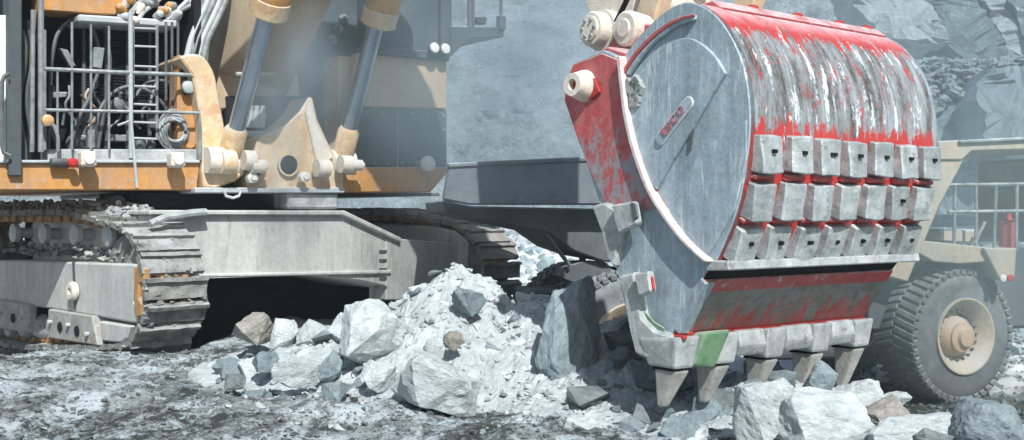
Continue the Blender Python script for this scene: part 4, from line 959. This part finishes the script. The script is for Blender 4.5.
B(536, 276, 602, 396, 12.1, 'rock_grey', 'tall smooth grey boulder half in shade left of the bucket teeth', 23, (.1, .18, .5), depth=.7, cube=.35, n=30)
B(452, 284, 484, 314, 13.1, 'rock_grey', 'tilted grey rock sticking out near the top of the heap', 24, (.3, .5, .3), cube=.8)
B(444, 330, 464, 350, 12.3, 'rock_brown', 'small brownish rock half buried in the face of the heap', 25, (0, .3, .4))
B(420, 340, 446, 362, 12.0, 'rock_white', 'small white rock just above the long wedge boulder', 26, (0, .4, .4))
B(560, 416, 612, 446, 10.2, 'rock_white', 'bright white rock at the bottom edge left of the shaded rubble', 27, (0, .2, .3))
B(636, 425, 706, 452, 9.9, 'rock_white', 'flat white rock cut by the bottom edge below the teeth', 28, (0, 0, .1), cube=.8)
B(732, 378, 794, 446, 9.6, 'rock_white', 'tall pale boulder leaning left under the bucket teeth', 29, (0, -.2, .3), cube=.7)
B(770, 390, 872, 452, 9.5, 'rock_white', 'broad pale boulder at the bottom right under the last tooth', 30, (0, .12, .2), depth=.7)
B(798, 360, 838, 402, 10.6, 'rock_grey', 'rough grey rock jammed right under the fourth tooth', 31, (0, .3, .2), cube=.4)
B(833, 378, 880, 414, 10.2, 'rock_white', 'squared pale block with flat top left of the truck wheel', 32, (0, -.06, .15), cube=.95)
B(874, 390, 910, 408, 10.6, 'rock_white', 'thin pale slab behind the dark rock near the truck wheel', 33, (0, .1, .3), cube=.8)
B(856, 400, 914, 430, 9.9, 'rock_brown', 'dark brownish rock leaning below the squared pale block', 34, (0, -.3, .4))
B(866, 412, 962, 456, 9.3, 'rock_white', 'long low white rock along the bottom edge below the truck wheel', 35, (0, -.05, .1), depth=.5)
B(948, 394, 1024, 462, 9.2, 'rock_grey', 'big rounded grey boulder in the bottom right corner', 36, (0, .25, .3), cube=.35, n=30)
B(906, 426, 950, 456, 8.8, 'rock_dark', 'small dark blue rock at the bottom edge left of the rounded boulder', 37, (0, 0, .4))
# loose stones lying singly on the heap, in its shade, and on the ground
pal = {m: [rock_mesh(100+i*7+k*50, m, 12, .6, 1, .03) for i in range(6)] for k, m in enumerate(('rock_white', 'rock_grey', 'rock_dark'))}
rs = random.Random(21)
SZ = ('small', 'larger'); CN = {'rock_white': 'white', 'rock_grey': 'grey', 'rock_dark': 'dark'}
def scatter(n, pxr, Yr, szr, mats, where, group, cond=lambda x, y: True, name='stone'):
    c = 0; tries = 0
    while c < n and tries < n*40:
        tries += 1
        Y = rs.uniform(*Yr); px = rs.uniform(*pxr); x = (px-512)/FPX*Y
        if not cond(x, Y): continue
        s = szr[0] + (szr[1]-szr[0])*rs.random()**2.2
        mk = rs.choice(mats); o = link(name, rs.choice(pal[mk])); o.location = (x, Y, surf(x, Y)+s*.25)
        o.scale = (s*rs.uniform(.8, 1.3), s*rs.uniform(.8, 1.3), s*rs.uniform(.6, .95)); o.rotation_euler = (rs.uniform(-.5, .5), rs.uniform(-.5, .5), rs.random()*6.3)
        zone = where[min(len(where)-1, int((px-pxr[0])/(pxr[1]-pxr[0])*len(where)))]
        tag(o, SZ[0 if s < szr[0]+.35*(szr[1]-szr[0]) else 1] + ' ' + CN[mk] + ' stone ' + zone, 'stone', group + ', ' + zone); c += 1
scatter(80, (330, 560), (10.8, 14.6), (.035, .13), ['rock_white', 'rock_white', 'rock_grey'], ('on the left flank of the sunlit heap', 'on the middle of the sunlit heap', 'on the heap beside the tall smooth boulder'), 'loose stones on the sunlit heap', lambda x, y: heap_h(x, y) > .12)
scatter(70, (585, 800), (9.8, 12.6), (.07, .24), ['rock_grey', 'rock_dark', 'rock_grey'], ('in the rubble left of the first tooth', 'in the rubble under the middle teeth', 'in the rubble under the last tooth'), 'shaded stones under the bucket')  # darker stone colours carry some of the shade under the bucket
scatter(28, (215, 345), (12.0, 14.8), (.07, .2), ['rock_white', 'rock_grey'], ('below the near crawler track front', 'among the boulders below the car body'), 'stones below the car body')
it = []
r = random.Random(31)
for i in range(4200):
    Y = r.uniform(10.0, 15.4); x = (r.uniform(220, 900)-512)/FPX*Y
    if heap_h(x, Y) < .06 and r.random() > .15: continue
    it.append(((x, Y, surf(x, Y)+.005), .012 + .055*r.random()**4, i))
soup('heap_rubble', it, 'rubble')
it = []
while len(it) < 220:                                           # dusty lumps half sunk in the fines
    Y = r.uniform(10.4, 15.2); x = (r.uniform(240, 600)-512)/FPX*Y
    if heap_h(x, Y) > .1: s_ = .04 + .10*r.random()**2.5; it.append(((x, Y, surf(x, Y)-s_*.15), s_, len(it)))
soup('heap_lumps', it, 'rock_white')
it = []; it2 = []
for i in range(11000):
    Y = 8.5 + 9*r.random()**1.4; x = (r.uniform(-40, 620)-512)/FPX*Y
    if Y > 12 and x > 0: continue
    s = .007 + .05*r.random()**6
    dens = noise.noise(Vector((x*.7, Y*.9, 4)))
    (it if dens + r.uniform(-.25, .25) > .12 else it2).append(((x, Y, ground_z(x, Y)+s*.2), s, i))
soup('pale_gravel', it[::2], 'rock_grey'); soup('dark_gravel', it2, 'rock_dark')
it = []
for i in range(3000):
    Y = r.uniform(14, 30); x = (r.uniform(860, 1060)-512)/FPX*Y
    it.append(((x, Y, ground_z(x, Y)), .02+.09*r.random()**3, i))
soup('bench_gravel', it, 'rock_dark')

# ------------------------------------------------------------------ air: even haze, and the dust drifting off the digging
def volume(name, lo, hi, dens, colr, cloud=False, segs=None):
    if not cloud:
        c = [(a+b)/2 for a, b in zip(lo, hi)]; me = MB().box(c, [b-a for a, b in zip(lo, hi)]).mesh(name, M['lamp_white'])
        o = link(name, me)
    else:
        bm = bmesh.new(); bmesh.ops.create_icosphere(bm, subdivisions=3, radius=1); me = bpy.data.meshes.new(name); bm.to_mesh(me); bm.free()
        o = link(name, me); o.location = [(a+b)/2 for a, b in zip(lo, hi)]; o.scale = [(b-a)/2 for a, b in zip(lo, hi)]
    m = bpy.data.materials.new(name); m.use_nodes = True; n = m.node_tree; n.nodes.clear()
    out = n.nodes.new('ShaderNodeOutputMaterial'); v = n.nodes.new('ShaderNodeVolumePrincipled'); n.links.new(v.outputs[0], out.inputs['Volume'])
    v.inputs['Color'].default_value = (*colr, 1); v.inputs['Density'].default_value = dens; v.inputs['Anisotropy'].default_value = .2
    if cloud:
        tc = n.nodes.new('ShaderNodeTexCoord'); ln = n.nodes.new('ShaderNodeVectorMath'); ln.operation = 'LENGTH'; n.links.new(tc.outputs['Object'], ln.inputs[0])
        mr = n.nodes.new('ShaderNodeMapRange'); mr.inputs[1].default_value = 1; mr.inputs[2].default_value = .2; mr.interpolation_type = 'SMOOTHSTEP'; n.links.new(ln.outputs['Value'], mr.inputs[0])
        t = n.nodes.new('ShaderNodeTexNoise'); t.inputs['Scale'].default_value = 2.2; t.inputs['Detail'].default_value = 3; n.links.new(tc.outputs['Object'], t.inputs['Vector'])
        m2 = n.nodes.new('ShaderNodeMapRange'); m2.inputs[1].default_value = .3; m2.inputs[2].default_value = .7; m2.inputs[4].default_value = dens; n.links.new(t.outputs['Fac'], m2.inputs[0])
        ml = n.nodes.new('ShaderNodeMath'); ml.operation = 'MULTIPLY'; n.links.new(mr.outputs[0], ml.inputs[0]); n.links.new(m2.outputs[0], ml.inputs[1]); n.links.new(ml.outputs[0], v.inputs['Density'])
    o.data.materials.clear(); o.data.materials.append(m); return stuff(o)
volume('haze', (-420, -80, -8), (420, 440, 75), .0011, (.80, .90, 1.0))
volume('dust_cloud', (-4.0, 13.2, 1.5), (3.4, 21.5, 7.2), .30, (.72, .91, 1.0), True)
volume('dust_cloud', (3.2, 12.6, -1.5), (11.5, 17.6, 5.5), .30, (.62, .80, .84), True)
volume('dust_bank', (-26, 26, -4), (52, 74, 40), .022, (.72, .90, 1.0), True)
volume('dust_plume', (-4.7, 15.7, 2.0), (-2.3, 18.2, 6.4), .75, (.74, .90, 1.0), True)
